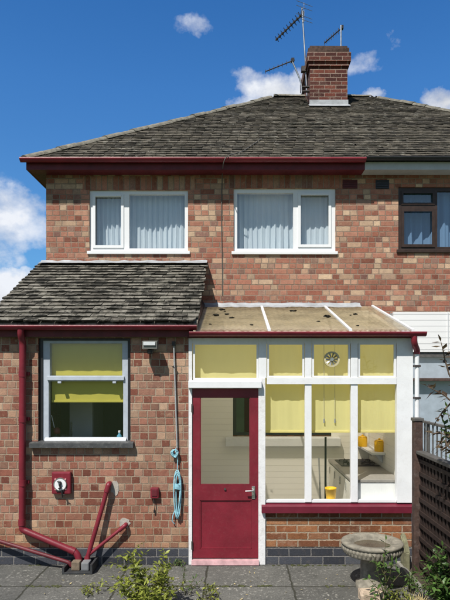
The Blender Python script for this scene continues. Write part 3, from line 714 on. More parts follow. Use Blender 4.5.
# door
door = obj('door', wallmesh(PX(192.4,F), PX(258.2,F), F+.002, F+.046, PZ(557.8,F), PZ(388.6,F), [(PX(200,F), PX(250.2,F), PZ(485.3,F), PZ(397,F)), (PX(199.8,F), PX(251.6,F), PZ(549.2,F), PZ(500.2,F))]), 'red', po)
obj('pane', G(PX(200,F)-.002, PX(250.2,F)+.002, F+.022, F+.027, PZ(485.3,F)-.002, PZ(397,F)+.002), 'glass', door)
mb = B(PX(199.8,F)-.002, PX(251.6,F)+.002, F+.018, F+.034, PZ(549.2,F)-.002, PZ(500.2,F)+.002)
mb.box(PX(200.3,F), PX(251.1,F), F+.0045, F+.0175, PZ(549,F), PZ(548.1,F)); mb.box(PX(200.3,F), PX(251.1,F), F+.008, F+.0175, PZ(501.2,F), PZ(500.4,F)); mb.box(PX(199.9,F), PX(200.9,F), F+.008, F+.0175, PZ(548,F), PZ(501.4,F)); mb.box(PX(250.5,F), PX(251.5,F), F+.008, F+.0175, PZ(548,F), PZ(501.4,F))
obj('panel', mb, 'red', door)
obj('glazing_bead', wallmesh(PX(200,F)+.001, PX(250.2,F)-.001, F+.008, F+.0215, PZ(485.3,F)+.001, PZ(397,F)-.001, [(PX(200.9,F), PX(249.3,F), PZ(484.2,F), PZ(397.9,F))]), 'red', door)
zh = PZ(490,F); xh = PX(253.4,F)
hd = obj('handle_plate', B(xh-.019, xh+.019, F-.006, F+.0015, PZ(499,F), PZ(486.2,F), bev=.003), 'chrome', door)
mb = MB().tube([(xh,F-.005,zh),(xh,F-.05,zh)], .011, 10); mb.tube([(xh,F-.05,zh),(xh-.03,F-.055,zh-.001),(xh-.095,F-.052,zh-.004)], [.011,.010,.008], 10)
obj('handle', mb, 'chrome', door)
xk, zk = PX(225,F), PZ(489,F)
obj('lock', MB().tube([(xk,F-.012,zk),(xk,F+.0015,zk)], .013, 12), 'rust', door)
for v in (408, 545): obj('hinge', B(PX(192,F)-.008, PX(192,F)+.01, F-.018, F+.001, PZ(v+4,F), PZ(v-4,F), bev=.003), 'rust', door)
obj('threshold', MB().prism([(PX(191.6,F), YB, PZ(557.9,F)-.0), (PX(191.6,F), F-.03, PZ(560,F)), (PX(191.6,F), F-.045, .01), (PX(191.6,F), YB, .01)], (PX(258.8,F)-PX(191.6,F),0,0)), 'pinkstep', po)
# side wall, floor and inner boarding
mb = MB().prism([(X1-.09,YB+.002,0),(X1-.09,M-.02,0),(X1-.09,M-.02,3.17),(X1-.09,YB+.002,2.70)], (.07,0,0))
obj('side_wall', mb, 'cream', po)
obj('floor', B(X0+.02, X1-.1, F+.17, M-.03, .002, .04), plain('pale vinyl floor', (.78,.74,.66), .5, .08, 6, .05), po)
mb = wallmesh(KX1+.002, X1-.095, M-.03, M-.004, .045, 3.20, [(INW[0]-.0, INW[1]+.0, INW[2]-.02, INW[3]+.02)])
obj('back_boarding', mb, 'cream', po)
mb = MB().prism([(KX1+.002,YB+.01,.045),(KX1+.002,M-.032,.045),(KX1+.002,M-.032,3.17),(KX1+.002,YB+.01,2.70)], (.012,0,0))
obj('side_boarding', mb, 'cream', po)
# roof sheets, glazing bars, flashing, moss
py0, pz0, py1, pz1 = 6.47, PZ(331,6.47), M-.01, PZ(306.5,M)
ps = (pz1-pz0)/(py1-py0)
xs = [-.475, PX(269,6.5), PX(350,6.5), PX(412,6.5)]
pr = None
for i, (a, b) in enumerate(zip(xs, xs[1:])):
    mb = MB(); n = 14; A = []; 
    for j in range(n+1):
        y = py0+(py1-py0)*j/n; A.append([mb.bm.verts.new((a+.012+(b-a-.024)*k/48, y, pz0+(y-py0)*ps+.008*mnoise.noise(Vector((k*.2+i*9, j*.4, 1)))+.005*math.sin(k*math.pi*.5))) for k in range(49)])
    for p, q in zip(A, A[1:]):
        for k in range(48): mb.bm.faces.new([p[k],p[k+1],q[k+1],q[k]]).smooth = True
    o = obj('roof_sheet', mb, 'sheet', po)
    pr = pr or o
    rr = random.Random(40+i)
    spots = {0: [(.25,.55),(.42,.6),(.5,.45),(.33,.8),(.38,.72),(.2,.2),(.78,.18)], 1: [(.45,.75),(.88,.5),(.7,.3)], 2: [(.3,.55),(.42,.6),(.2,.15)]}[i]
    for (sx, sy) in spots:
        x = a+(b-a)*sx; y = py0+(py1-py0)*sy; z = pz0+(y-py0)*ps; mb = MB(); w = rr.choice((.012,.016,.024,.034))
        bmesh.ops.create_icosphere(mb.bm, subdivisions=2, radius=1, matrix=Matrix.Translation((x,y,z+.010)) @ Matrix.Diagonal((w*1.35, w*1.1, w*.45, 1)))
        for v in mb.bm.verts: v.co += Vector((rr.uniform(-1,1), rr.uniform(-1,1), rr.uniform(-.5,.5)))*w*.5
        obj('moss_clump', mb, 'moss', o)
for i, x in enumerate(xs[1:]):
    mb = MB().prism([(x-.017,py0-.012,pz0-.002),(x+.017,py0-.012,pz0-.002),(x+.017,py1,pz1-.002),(x-.017,py1,pz1-.002)], (0,0,.022))
    obj('glazing_bar', mb, 'white', po)
mb = MB()
mb.prism([(x,py0+.02,pz0-.05) for x in (-.46,)] + [(-.46,py0+.02,pz0-.012),(-.46,py1,pz1-.012),(-.46,py1,pz1-.07)], (.05,0,0))
obj('rafters', mb, 'white', po)
mb = MB(); n = 34; rr = random.Random(9)
pts = [(-.47+(X1-.22+.47)*i/n, rr.uniform(-.006,.006)) for i in range(n+1)]
for (xa, ja), (xb, jb) in zip(pts, pts[1:]):
    mb.quad((xa,M-.008,pz1+.055+ja),(xb,M-.008,pz1+.055+jb),(xb,M-.03,pz1+.02),(xa,M-.03,pz1+.02)); mb.quad((xa,M-.03,pz1+.02),(xb,M-.03,pz1+.02),(xb,M-.14,pz1-.024+jb),(xa,M-.14,pz1-.024+ja))
obj('flashing', mb, 'lead', po)
# dark side flashing against the kitchen roof
mb = MB().prism([(KX1+.02,py0+.05,pz0+.012),(KX1+.10,py0+.05,pz0+.016),(KX1+.10,py1,pz1+.016),(KX1+.02,py1,pz1+.14)], (0,0,.012))
obj('side_flashing', mb, 'blackpvc', po)
mb = B(X0-.01, X1+.02, F-.055, F-.03, zt-.01, zt+.055)
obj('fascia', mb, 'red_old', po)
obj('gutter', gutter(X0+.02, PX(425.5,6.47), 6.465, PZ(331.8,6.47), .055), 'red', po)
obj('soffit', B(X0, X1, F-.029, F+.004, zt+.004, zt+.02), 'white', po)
# blinds behind each light
yb = YB+.04
for i, (a, b, lab, cd) in enumerate(((266,305.6,'yellow roller blind in the light beside the door',False),(311,351.5,'yellow roller blind behind the round ventilator, with two pull cords',True),(357.4,397.2,'yellow roller blind beside the wide corner post of the porch',False))):
    k = yb/F
    xa, xb = PX(a,F), PX(b,F)
    blind(xa-.012, xb+.012, PZ(432,yb)+.02, PZ(338.5,F), yb, lab, 'blind_y', 10+i, cd)
blind(PX(192,F), PX(259.5,F), PZ(386,yb), PZ(338.5,F), yb, 'short yellow roller blind in the fanlight over the maroon door', 'blind_y', 15)

# ------------------------------------------------------------------ inside the porch
wz = .985
ct = thing('kitchen_unit', (1.75, 7.5, .04), 'fitted unit with grey worktop along the right side of the porch', 'cupboard')
xw0, xw1 = 1.39, X1-.10
obj('worktop', B(xw0, xw1, YB+.02, M-.035, wz-.035, wz, bev=.006), 'worktop', ct)
obj('end_panel', B(xw0+.03, xw1-.002, YB+.03, YB+.048, .045, wz-.037), 'unit_end', ct)
obj('cupboard', B(xw0+.03, xw1-.002, YB+.05, M-.036, .045, wz-.037), 'unit', ct)
for k in range(4):
    y0 = YB+.07+k*.40
    d = obj('door', B(xw0+.010, xw0+.028, y0, y0+.385, .12, wz-.06, bev=.003), 'unit', ct)
    obj('handle', B(xw0-.006, xw0+.0095, y0+.30, y0+.32, wz-.2, wz-.1, bev=.003), 'chrome', d)
ho = thing('hob', (1.72, 7.9, wz), 'dark gas hob set on the worktop in the porch', 'hob')
obj('tray', B(1.46, 1.98, 7.66, 8.20, wz+.001, wz+.012, bev=.004), 'dark', ho)
for hx in (1.59, 1.85):
    for hy in (7.79, 8.06):
        mb = MB().box(hx-.09, hx+.09, hy-.006, hy+.006, wz+.025, wz+.036); mb.box(hx-.006, hx+.006, hy-.09, hy-.007, wz+.025, wz+.036); mb.box(hx-.006, hx+.006, hy+.007, hy+.09, wz+.025, wz+.036)
        for q in (-.085, .085): mb.box(hx+q-.005, hx+q+.005, hy-.005, hy+.005, wz+.0125, wz+.0245)
        obj('pan_support', mb, 'rust', ho); obj('burner', MB().lathe([(.035,wz+.0125),(.035,wz+.02),(.02,wz+.024)], hx, hy, 14), 'dark', ho)
sz = 1.20
sh = thing('wall_shelf', (1.95, 7.9, sz), 'white shelf on the side wall of the porch', 'shelf')
obj('board', B(1.82, X1-.093, 7.45, 8.34, sz-.03, sz, bev=.003), 'white', sh)
for y in (7.6, 8.2): obj('bracket', MB().prism([(X1-.093,y,sz-.031),(1.88,y,sz-.031),(X1-.093,y,sz-.16)], (0,.02,0)), 'white', sh)
def pot(x, y, z, r, h, label, lid=False):
    t = thing('yellow_pot', (x, y, z), label, 'pot', 'yellow pots in the porch')
    if lid:
        obj('jar', MB().lathe([(r*.95,z+.001),(r,z+.01),(r,z+h*.8),(r*.93,z+h*.84)], x, y, 24), 'yellowpot', t)
        l = obj('lid', MB().lathe([(r*.9,z+h*.845),(r*.95,z+h*.88),(r*.5,z+h*.96)], x, y, 24), 'yellowpot', t)
        obj('knob', MB().lathe([(r*.2,z+h*.965),(r*.28,z+h*1.03),(r*.1,z+h*1.08)], x, y, 12), 'yellowpot', l)
    else:
        obj('pot', MB().lathe([(r*.82,z+.001),(r*.86,z+.01),(r*.98,z+h*.86),(r*1.04,z+h*.865),(r*1.05,z+h),(r*.95,z+h),(r*.78,z+.02)], x, y, 24), 'yellowpot', t)
        obj('soil', MB().lathe([(r*.9,z+h*.75),(r*.88,z+h*.8)], x, y, 20), 'soil', t)
pot(PX(379.3,7.6), 7.6, sz, .068, .165, 'lidded yellow pot at the near end of the porch shelf', True)
pot(PX(362.6,8.12), 8.12, sz, .068, .16, 'lidded yellow pot at the far end of the porch shelf', True)
pot(PX(330.5,6.72), 6.70, SZ+.006, .066, .148, 'yellow plant pot standing on the porch window sill')
obj_s = obj('inner_sill', B(PX(266,F), X1-.1, YB+.001, YB+.10, SZ-.02, SZ+.005), 'white', po)
xq = PX(326, 7.0)
t = thing('broom', (xq, 7.0, .04), 'broom with dark handle leaning inside the porch', 'broom')
obj('handle', MB().tube([(xq,7.05,.14),(PX(325.6,7.2),7.2,PZ(437,7.2))], .014, 8), 'dark', t); obj('head', B(xq-.14, xq+.14, 7.02, 7.08, .10, .139), 'brown', t); obj('bristles', B(xq-.135, xq+.135, 7.025, 7.075, .042, .099), 'straw', t)
xq = PX(321, 7.9)
t = thing('mop', (xq, 7.9, .04), 'pale handled mop leaning in the porch behind the broom', 'mop')
obj('handle', MB().tube([(xq,7.9,.18),(xq,8.1,PZ(458,8.1))], .011, 8), 'cable_grey', t); obj('head', MB().lathe([(.11,.045),(.10,.10),(.03,.17),(.02,.20)], xq, 7.9, 14), 'cable_grey', t)

# ------------------------------------------------------------------ neighbour's boarded extension
ne = thing('boarded_extension', (4.0, 7.9, 0), 'white shiplap boarded single storey extension of the house next door', 'extension')
ny = 7.9; nx0, nx1 = 2.235, 6.4
zb, ztp = PZ(352,ny), PZ(312,ny)
obj('boarding', B(nx0, PX(447.5,ny), ny, ny+.05, zb, ztp), 'whiteboard', ne); obj('boarding', B(PX(448.2,ny), nx1, ny+.004, ny+.05, zb, ztp), 'whiteboard', ne)
obj('corner_trim', B(PX(447.6,ny), PX(448.1,ny), ny-.012, ny+.05, zb, ztp+.004), 'white', ne)
obj('roof', B(nx0, nx1, ny+.0505, M-.01, ztp-.05, ztp-.005), 'lead', ne)
obj('side_wall', B(nx0, nx0+.05, ny+.051, M-.01, 0, ztp-.052), 'white', ne)
obj('header', B(nx0, nx1, ny+.02, ny+.10, zb-.07, zb-.002), 'rail', ne)
obj('ledge', B(nx0, nx1, ny-.05, ny+.10, PZ(381,ny), PZ(378,ny), bev=.006), 'postwood', ne)
gm = 'greyframe'
for x in (nx0+.03, nx0+1.0, nx0+2.0, nx0+3.0, nx1-.03): obj('post', B(x-.03, x+.03, ny+.03, ny+.09, 0, zb-.071), gm, ne)
for i, x in enumerate((nx0+.03, nx0+1.0, nx0+2.0, nx0+3.0)):
    w = (nx1-.03 if i == 3 else x+ .97) - .03 if i else nx0+.97
    obj('pane', G(x+.031, w, ny+.05, ny+.056, PZ(378,ny)+.002, zb-.072), 'glass2', ne); obj('pane', G(x+.031, w, ny+.05, ny+.056, .75, PZ(381,ny)-.002), 'glass2', ne)
    obj('panel', B(x+.031, w, ny+.04, ny+.08, 0.0, .748), 'white', ne)
    obj('inner_blind', B(x+.031, w, ny+.075, ny+.085, .75, zb-.072), plain('pale blue panel', (.45,.50,.58), .6), ne)

# ------------------------------------------------------------------ pipes and fittings on the walls
def bent(pts, r, n=6, rad=.05):
    """polyline with rounded corners"""
    pts = [Vector(p) for p in pts]; out = [pts[0]]
    for a, b, c in zip(pts, pts[1:], pts[2:]):
        d0 = (a-b); d1 = (c-b); k = min(rad, d0.length*.45, d1.length*.45); s = b+d0.normalized()*k; e = b+d1.normalized()*k
        for i in range(n+1):
            t = i/n; out.append(s*(1-t)**2+b*2*t*(1-t)+e*t*t)
    return out+[pts[-1]]
yp = F-.075
xp = PX(22.6, yp)
dp = thing('drainpipe', (xp, yp, 0), 'maroon downpipe running down the kitchen wall and slanting to the gully', 'pipe')
gx, gy = PX(77, 6.45), 6.44
zel = PZ(527, yp)
obj('pipe', MB().tube(bent([(xp,F-.135,ZS-.02),(xp,F-.13,ZS-.08),(xp,yp,ZS-.16),(xp+.0,yp,2.3)], .038), .038, 14).tube([(xp,yp,2.3),(xp-.006,yp,zel+.055)], .038, 14).tube(bent([(xp-.006,yp,zel+.055),(xp-.006,yp,zel-.03),(PX(77,6.45),6.46,PZ(553,6.45)), (PX(80,6.45),6.45,.05)], .038, 8, .06), .038, 14), 'red', dp)
for z in (2.25, 1.72, .98): 
    c_ = obj('collar', MB().tube([(xp,yp,z-.035),(xp,yp,z+.035)], .0425, 18), 'red', dp); obj('bracket', B(xp-.06, xp+.06, yp+.03, F-.004, z-.02, z+.02), 'red', c_)
obj('collar', MB().tube([(xp-.006,yp,zel+.09),(xp-.006,yp,zel+.02)], .043, 18), 'red', dp)
q0, q1 = Vector((xp,yp,zel-.03)), Vector((PX(77,6.45),6.46,PZ(553,6.45))); d = (q1-q0).normalized()
obj('collar', MB().tube([q1-d*.10, q1-d*.03], .043, 18), 'red', dp)
a, b = P(-14,537,6.52), P(69,562.5,6.42)
t = thing('waste_pipe', (b.x, b.y, 0), 'thin maroon pipe low along the wall from the left to the gully', 'pipe')
obj('pipe', MB().tube(bent([a, b, b+Vector((.03,0,-.04))], .02), .022, 12), 'red_old', t)
def waste(ua, va, ub, vb, r, label):
    a = P(ua, va, F-.06); b = P(ub, vb, 6.47); t = thing('waste_pipe', (a.x, F, a.z), label, 'pipe')
    obj('pipe', MB().tube(bent([(a.x+.0,F+.02,a.z), a, b, b+Vector((0,-.01,-.06))], r, 8, .06), r, 12), 'red', t)
    obj('elbow', MB().tube(bent([(a.x,F-.012,a.z), a, a+(b-a).normalized()*.09], r*1.25, 8, .055), r*1.28, 12), 'red', t)
    return a
a = waste(108.8, 484.5, 88, 556, .026, 'long steep maroon waste pipe rising from the gully'); b = waste(125.2, 525.5, 86, 557, .020, 'short slanting maroon waste pipe low on the kitchen wall')
rr = random.Random(3)
for (cx_, cz_, w, h) in ((PX(115,F), PZ(487.5,F), .05, .085), (PX(125,F), PZ(523,F), .06, .06)):
    mb = MB(); n = 18; vs = [mb.bm.verts.new((cx_+w*math.cos(i*6.283/n)*rr.uniform(.75,1.2), F-.006, cz_+h*math.sin(i*6.283/n)*rr.uniform(.75,1.2))) for i in range(n)]
    vb = [mb.bm.verts.new((v.co.x, F+.01, v.co.z)) for v in vs]; mb.bm.faces.new(vs)
    for i in range(n): mb.bm.faces.new([vs[i],vs[(i+1)%n],vb[(i+1)%n],vb[i]])
    obj('cement_patch', mb, 'mortarpatch', kit)
gl = thing('gully', (PX(80,6.4), 6.42, 0), 'black drain gully tray where the maroon pipes meet', 'drain')
gx0, gx1 = PX(64,6.35), PX(94,6.35)
mb = B(gx0, gx1, 6.27, F-.02, 0.002, .022, bev=.004); mb.box(gx0, gx0+.025, 6.27, F-.03, .0225, .075); mb.box(gx1-.025, gx1, 6.27, F-.03, .0225, .11); mb.box(gx0+.026, gx1-.026, F-.055, F-.025, .0225, .10)
obj('tray', mb, plain('grey black iron', (.03,.032,.034), .6, .3, 14, .5), gl)
obj('rim_block', B(PX(71,6.33), PX(79.5,6.33), 6.33, 6.43, .0225, .12, bev=.012), plain('buff brick lump', (.17,.13,.09), .9, .35, 14, .9), gl); obj('hopper', B(PX(81,6.33), PX(89,6.33), 6.32, 6.45, .0225, .115, bev=.015), plain('grey plastic hopper', (.16,.165,.17), .6, .2), gl)
# white downpipe of the porch
xa = PX(417, 6.56); 
t = thing('drainpipe', (xa, F, 0), 'white downpipe with a maroon swan neck at the porch corner', 'pipe')
obj('swan_neck', MB().tube(bent([(PX(414,6.47),6.465,PZ(333,6.47)),(PX(414.2,6.47),6.47,PZ(343,6.47)),(PX(417,6.56),6.56,PZ(350,6.56)),(PX(417,6.56),6.56,PZ(354,6.56))], .034), .036, 14), 'red', t)
obj('pipe', MB().tube([(xa,6.56,PZ(353,6.56)),(xa,6.56,.03)], .026, 14), 'white', t)
for v in (366, 398, 440): obj('clip', B(xa-.035, xa+.035, 6.53, 6.60, PZ(v+1,6.56), PZ(v-1,6.56)), 'rust', t)
# lamp
lx = PX(150.8, F-.1)
t = thing('wall_lamp', (lx, F, PZ(344,F)), 'grey floodlight under the gutter on the kitchen wall', 'lamp')
z0, z1 = PZ(349,F-.15), PZ(340.5,F-.15)
obj('back_box', B(lx-.045, lx+.045, F-.09, F-.001, z0-.02, z1-.02, bev=.006), 'lampgrey', t)
hd = obj('head', MB().prism([(lx-.085,F-.091,z1+.0),(lx-.085,F-.21,z1-.012),(lx-.085,F-.20,z0),(lx-.085,F-.091,z0-.01)], (.17,0,0)), 'lampgrey', t)
obj('lens', B(lx-.068, lx+.068, F-.218, F-.2125, z0+.04, z1-.018), 'lampglass', hd)
obj('sensor', MB().lathe([(.03,z0-.055),(.04,z0-.04),(.04,z0-.013)], lx-.0, F-.14, 16), 'blackpvc', t)
# clothes line hung on the wall
t = thing('rope', (PX(176,F), F-.03, PZ(520,F)), 'pale blue clothes line coiled on the wall beside the door', 'rope')
yr = F-.03
obj('bracket', B(PX(172.4,F), PX(175.4,F), F-.05, F-.001, PZ(346,F), PZ(341.5,F), bev=.004), 'rust', t)
pts = [Vector((PX(174+ .032*(v-343),F), yr+.004*math.sin(v*.2), PZ(v,F))) for v in range(343, 449, 7)]
obj('cord', MB().tube(pts, .0095, 7), 'cable_grey', t)
obj('pulley', MB().tube([(PX(173.4,F),yr,PZ(366,F)),(PX(176,F),yr,PZ(369,F))], .013, 8), 'rust', t)
rr = random.Random(8)
def coil(cx_, cz_, w, h, n, tail=0, turns=1):
    mb = MB()
    for i in range(n):
        ph = rr.uniform(0, 6); ww = w*rr.uniform(.6,1.15); hh = h*rr.uniform(.85,1.1); ox = rr.uniform(-.012,.012); pts = []
        for k in range(25):
            a = 2*math.pi*k/24; pts.append(Vector((cx_+ox+ww*math.sin(a)*(1+.3*math.cos(a)), yr-.012+.014*math.sin(a*2+ph)-.006*i/n, cz_+hh*math.cos(a)+rr.uniform(-.004,.004))))
        mb.tube(pts, .0062, 6)
    return mb
obj('knot', coil(PX(175.2,F), PZ(453,F), .028, .045, 6), 'rope_blue', t)
k = coil(PX(178,F), PZ(494,F), .036, .27, 6); 
for j in range(5):
    z = PZ(488,F)+j*.013; k.tube([Vector((PX(178,F)+.04*math.cos(a*.524), yr-.012+.026*math.sin(a*.524), z+.004*math.sin(a))) for a in range(13)], .0062, 6)
k.tube([(PX(176,F),yr,PZ(448,F)),(PX(178,F),yr-.01,PZ(460,F)),(PX(177.5,F),yr,PZ(474,F))], .0062, 6)
k.tube([(PX(176,F),yr,PZ(508,F)),(PX(173.5,F),yr-.01,PZ(514,F)),(PX(172.5,F),yr-.012,PZ(520,F)),(PX(174.5,F),yr,PZ(523,F))], .0062, 6)
obj('coil', k, 'rope_blue', t)
# red key box with white dial
bx0, bx1, bz0, bz1 = PX(53,F), PX(72,F), PZ(493.3,F), PZ(471.2,F)
t = thing('wall_box', ((bx0+bx1)/2, F, bz0), 'maroon square box with a round white face on the kitchen wall', 'box')
obj('box', B(bx0, bx1, F-.055, F-.001, bz0, bz1, bev=.018), 'red', t)
cx, cz = PX(61.8,F), PZ(483.2,F)
obj('face', MB().tube([(cx,F-.066,cz),(cx,F-.054,cz)], .068, 32), 'white', t); obj('bezel', disc_ring(.068, .076, F-.070, F-.054, cx, cz), 'chrome', t)
pts = [Vector((cx+.030-.03*k+ .0, 0, 0)) for k in range(1)]
S = [(-.030,.030),(-.012,.036),(.008,.026),(.010,.008),(-.004,-.004),(.004,-.018),(.010,-.034),(-.004,-.048),(-.018,-.05)]
obj('hook', MB().tube([Vector((cx+a, F-.078, cz+b)) for a, b in S], [.006,.009,.012,.014,.013,.013,.013,.011,.006], 8), 'dark', t)
obj('lever', MB().tube([(cx+.02,F-.07,cz-.065),(cx+.03,F-.075,cz-.12),(cx+.028,F-.06,cz-.155)], [.014,.010,.006], 8).tube([(cx+.03,F-.075,cz-.115),(cx+.06,F-.075,cz-.125)], .006, 6), 'dark', t)
obj('slot', B(cx-.045, cx+.045, F-.066, F-.0555, cz-.088, cz-.07, bev=.003), 'dark', t)
for a, b in ((-.058,.058),(.06,.058),(-.056,-.06),(.062,-.056)): obj('screw', MB().tube([(cx+a,F-.061,cz+b),(cx+a,F-.0545,cz+b)], .011, 10), plain('pink washer', (.5,.22,.24), .5), t)
# small box with hanging cord
bx0, bx1, bz0, bz1 = PX(150.8,F), PX(159.2,F), PZ(497.6,F), PZ(487,F)
t = thing('switch_box', ((bx0+bx1)/2, F, bz0), 'small maroon box with a dangling cord on the kitchen wall', 'box')
obj('box', B(bx0, bx1, F-.05, F-.001, bz0, bz1, bev=.01), 'red', t); obj('cover', B(bx0+.018, bx1-.018, F-.058, F-.0505, bz0+.03, bz1-.02, bev=.003), 'red_old', t)
obj('cord', MB().tube([((bx0+bx1)/2,F-.03,bz0-.0005),((bx0+bx1)/2+.006,F-.025,bz0-.07),((bx0+bx1)/2-.004,F-.02,bz0-.14)], .005, 6).tube([((bx0+bx1)/2-.004,F-.02,bz0-.14),((bx0+bx1)/2-.006,F-.02,bz0-.175)], .010, 8), 'blackpvc', t)
# aerial cable over the gutter and down the wall
pts = [P(262,143,9.0), P(243,152,8.35)+Vector((0,0,.0)), P(230,155,8.06), P(225,158,7.99), P(223,165,8.02), P(222.4,172,8.30)]
for v in range(178, 304, 9): pts.append(P(222+.5*math.sin(v*.05), v, M-.008))
pts[0].z = EAVE_Z+(9.0-EY)*RISE/RUN+.03; pts[0].x = PX(262,9.0); pts[1].z = EAVE_Z+(8.35-EY)*RISE/RUN+.035
tag(obj('cable', MB().tube(bent(pts, .006, 3, .05), .0065, 6), plain('grey black cable', (.09,.085,.075), .6), base=pts[-1]), 'thin aerial cable running over the gutter and down the brick wall', 'cable')

# ------------------------------------------------------------------ TV aerials
def aerial(mast, start, end, n, el, label, grid=True, xshape=True, bracket=None):
    s, e = Vector(start), Vector(end); t = thing('tv_aerial', mast[0], label, 'aerial', 'television aerials on the chimney')
    obj('mast', MB().tube(bent(mast, .016, 4, .12), .017, 8), 'metal', t)
    obj('boom', MB().tube([s, e], .013, 6), 'rust', t)
    d = (e-s); L = d.length; d.normalize(); sd = d.cross(Vector((0,0,1))).normalized(); upv = Vector((0,0,1))
    for i in range(n):
        p = s+d*(L*(.12+.88*i/(n-1))); q = el*(1-.25*i/n)
        if xshape: mb = MB().tube([p+(sd+upv)*q*.5, p-(sd+upv)*q*.5], .008, 5).tube([p+(sd-upv)*q*.5, p-(sd-upv)*q*.5], .008, 5); mb.tube([p-d*.02, p+d*.03], .026, 6)
        else: mb = MB().tube([p+upv*q*.5, p-upv*q*.5], .007, 5)
        obj('element', mb, 'rust', t)
    if grid:
        for k in (-2,-1,1,2):
            p = s+upv*k*.085-d*.02*abs(k)*0.5; obj('reflector', MB().tube([p+sd*.2, p-sd*.2], .005, 5), 'metal', t)
        obj('reflector', MB().tube([s+upv*.2, s-upv*.2], .006, 5), 'metal', t)
    obj('dipole', MB().box(*(lambda c: (c.x-.03,c.x+.03,c.y-.04,c.y+.04,c.z-.025,c.z+.04))(s+d*L*.06)), 'blackpvc', t)
    for b in (bracket or []): obj('bracket', B(*b), 'rust', t)
Ya = 11.5
z1 = PZ(11,Ya)
def hor(ua, va, ub, vb, Y):
    Za = PZ(va,Y)-EYE; Y2 = Za*FPX/(V0-vb); return P(ua,va,Y), P(ub,vb,Y2)
s, e = hor(304,12.5,277,39,Ya)
aerial([P(307,96,Ya), P(305.4,62,Ya), P(302,8,Ya)], s, e, 9, .12, 'tall tv aerial on a long mast left of the chimney', True, True, [(CX0-.14, CX0-.001, 11.45, 11.55, PZ(72,Ya), PZ(67,Ya))])
s, e = hor(294.5,60,265.5,71.5,11.3)
aerial([P(301.5,94,11.3), P(301.2,82,11.3), P(292.5,62,11.3)], s, e, 7, .10, 'low tv aerial on a cranked arm at the left side of the chimney', False, False, [(CX0-.14, CX0-.001, 11.27, 11.33, PZ(87,11.3)-.01, PZ(87,11.3)+.01), (CX0-.14, CX0-.001, 11.27, 11.33, PZ(91.5,11.3)-.01, PZ(91.5,11.3)+.01)])
s, e = hor(343,27,324.5,43,11.8)
aerial([P(341,46.5,11.8), P(341,25.5,11.8)], s, e, 8, .13, 'short tv aerial standing on top of the chimney', False, False)

# ------------------------------------------------------------------ garden: bird bath, edging, fence
bx, by = PX(372, 5.9), 5.9
bb = thing('bird_bath', (bx, by, 0), 'round lichened stone bird bath on a pedestal before the porch', 'bird bath')
r = .322; zr = PZ(541, by)
def rope(rr_, z, k): return .009*(1 if (k//2) % 2 else -1)*math.sin(max(0,min(1,(z-(zr-.105))/.075))*math.pi) if zr-.11 < z < zr-.03 and rr_ > .25 else 0
prof = [(.10,zr-.15),(.20,zr-.145),(.285,zr-.125),(.30,zr-.112),(.300,zr-.095),(.312,zr-.075),(.316,zr-.06),(.312,zr-.045),(.306,zr-.035),(.318,zr-.028),(r,zr-.012),(r*.985,zr),(r*.9,zr+.006),(.228,zr+.002),(.215,zr-.02),(.19,zr-.06),(.06,zr-.075),(.002,zr-.076)]
bowl = obj('bowl', MB().lathe(prof, bx, by, 180, True, True, rope), 'bath', bb)
obj('water', MB().lathe([(.002,zr-.047),(.196,zr-.047)], bx, by, 40, False, False), 'bathwater', bb, recalc=False)
obj('pedestal', MB().lathe([(.17,.0),(.17,.05),(.135,.07),(.122,.10),(.118,zr-.2),(.135,zr-.17),(.14,zr-.151)], bx, by, 32), 'bath', bb)
mb = B(PX(359.5,5.55), PX(382.5,5.55), 5.46, 5.64, 0, .105, bev=.025)
for v in mb.bm.verts: v.co += Vector((R.uniform(-.008,.008), R.uniform(-.008,.008), R.uniform(-.008,.008)))
tag(obj('stone_block', mb, 'block', base=(PX(371,5.55),5.55,0)), 'sandy stone block lying in front of the bird bath', 'stone')
ked = thing('edging', (1.9, 5.4, 0), 'low concrete edging between the paving and the soil strip', 'kerb')
for k in range(3):
    y1 = 6.52-k*.92; mb = B(1.872, 1.928, y1-.905, y1, -.05, .075+.01*(k%2), bev=.014); obj('edging_stone', mb, 'kerb', ked)
mb = MB().prism([(1.905,6.28,0),(1.905,6.46,0),(1.905,6.46,.42),(1.905,6.34,.30+.02),(1.905,6.28,.24)], (.06,0,0))
bmesh.ops.bevel(mb.bm, geom=mb.bm.edges[:], offset=.012, segments=2, affect='EDGES')
tag(obj('concrete_stump', mb, 'algae', base=(1.935,6.37,0)), 'upright algae green concrete slab beside the fence post', 'slab')
fx = 2.03; fy0, fy1 = 3.9, 6.2; ft = 1.405
fe = thing('fence', (fx, 5.2, 0), 'dark brown slatted fence panel at the right edge of the garden', 'fence')
mb = B(fx-.06, fx+.035, 6.15, 6.245, -.05, PZ(421,6.2), bev=.008)
fp = obj('post', mb, 'postwood', fe); obj('post_cap', B(fx-.07, fx+.045, 6.14, 6.255, PZ(421,6.2)+.001, PZ(418,6.2)+.004, bev=.008), 'rail', fp)
obj('post', B(fx-.06, fx+.035, 3.8, 3.895, -.05, 1.75, bev=.008), 'postwood', fe)
mb = MB(); y = fy0+.02; rr = random.Random(4)
while y < fy1-.08:
    w = rr.uniform(.045,.055); mb.box(fx+.006, fx+.02, y, y+w, .06, ft-.03-rr.random()*.012); y += w+.045
obj('uprights', mb, 'wood', fe)
mb = MB(); z = .14
while z < ft-.08: mb.box(fx-.011, fx+.005, fy0+.01, fy1-.052, z, z+.042); z += .142
obj('slats', mb, 'wood', fe)
obj('backing', B(fx+.021, fx+.03, fy0+.01, fy1-.052, .06, ft-.04), 'wood', fe)
obj('top_rail', B(fx-.045, fx+.04, fy0+.0, fy1-.051, ft-.035, ft, bev=.006), 'rail', fe)
ra = thing('railing', (fx+.09, 5.2, 0), 'grey metal railing rising behind the dark fence', 'railing')
rx = fx+.09
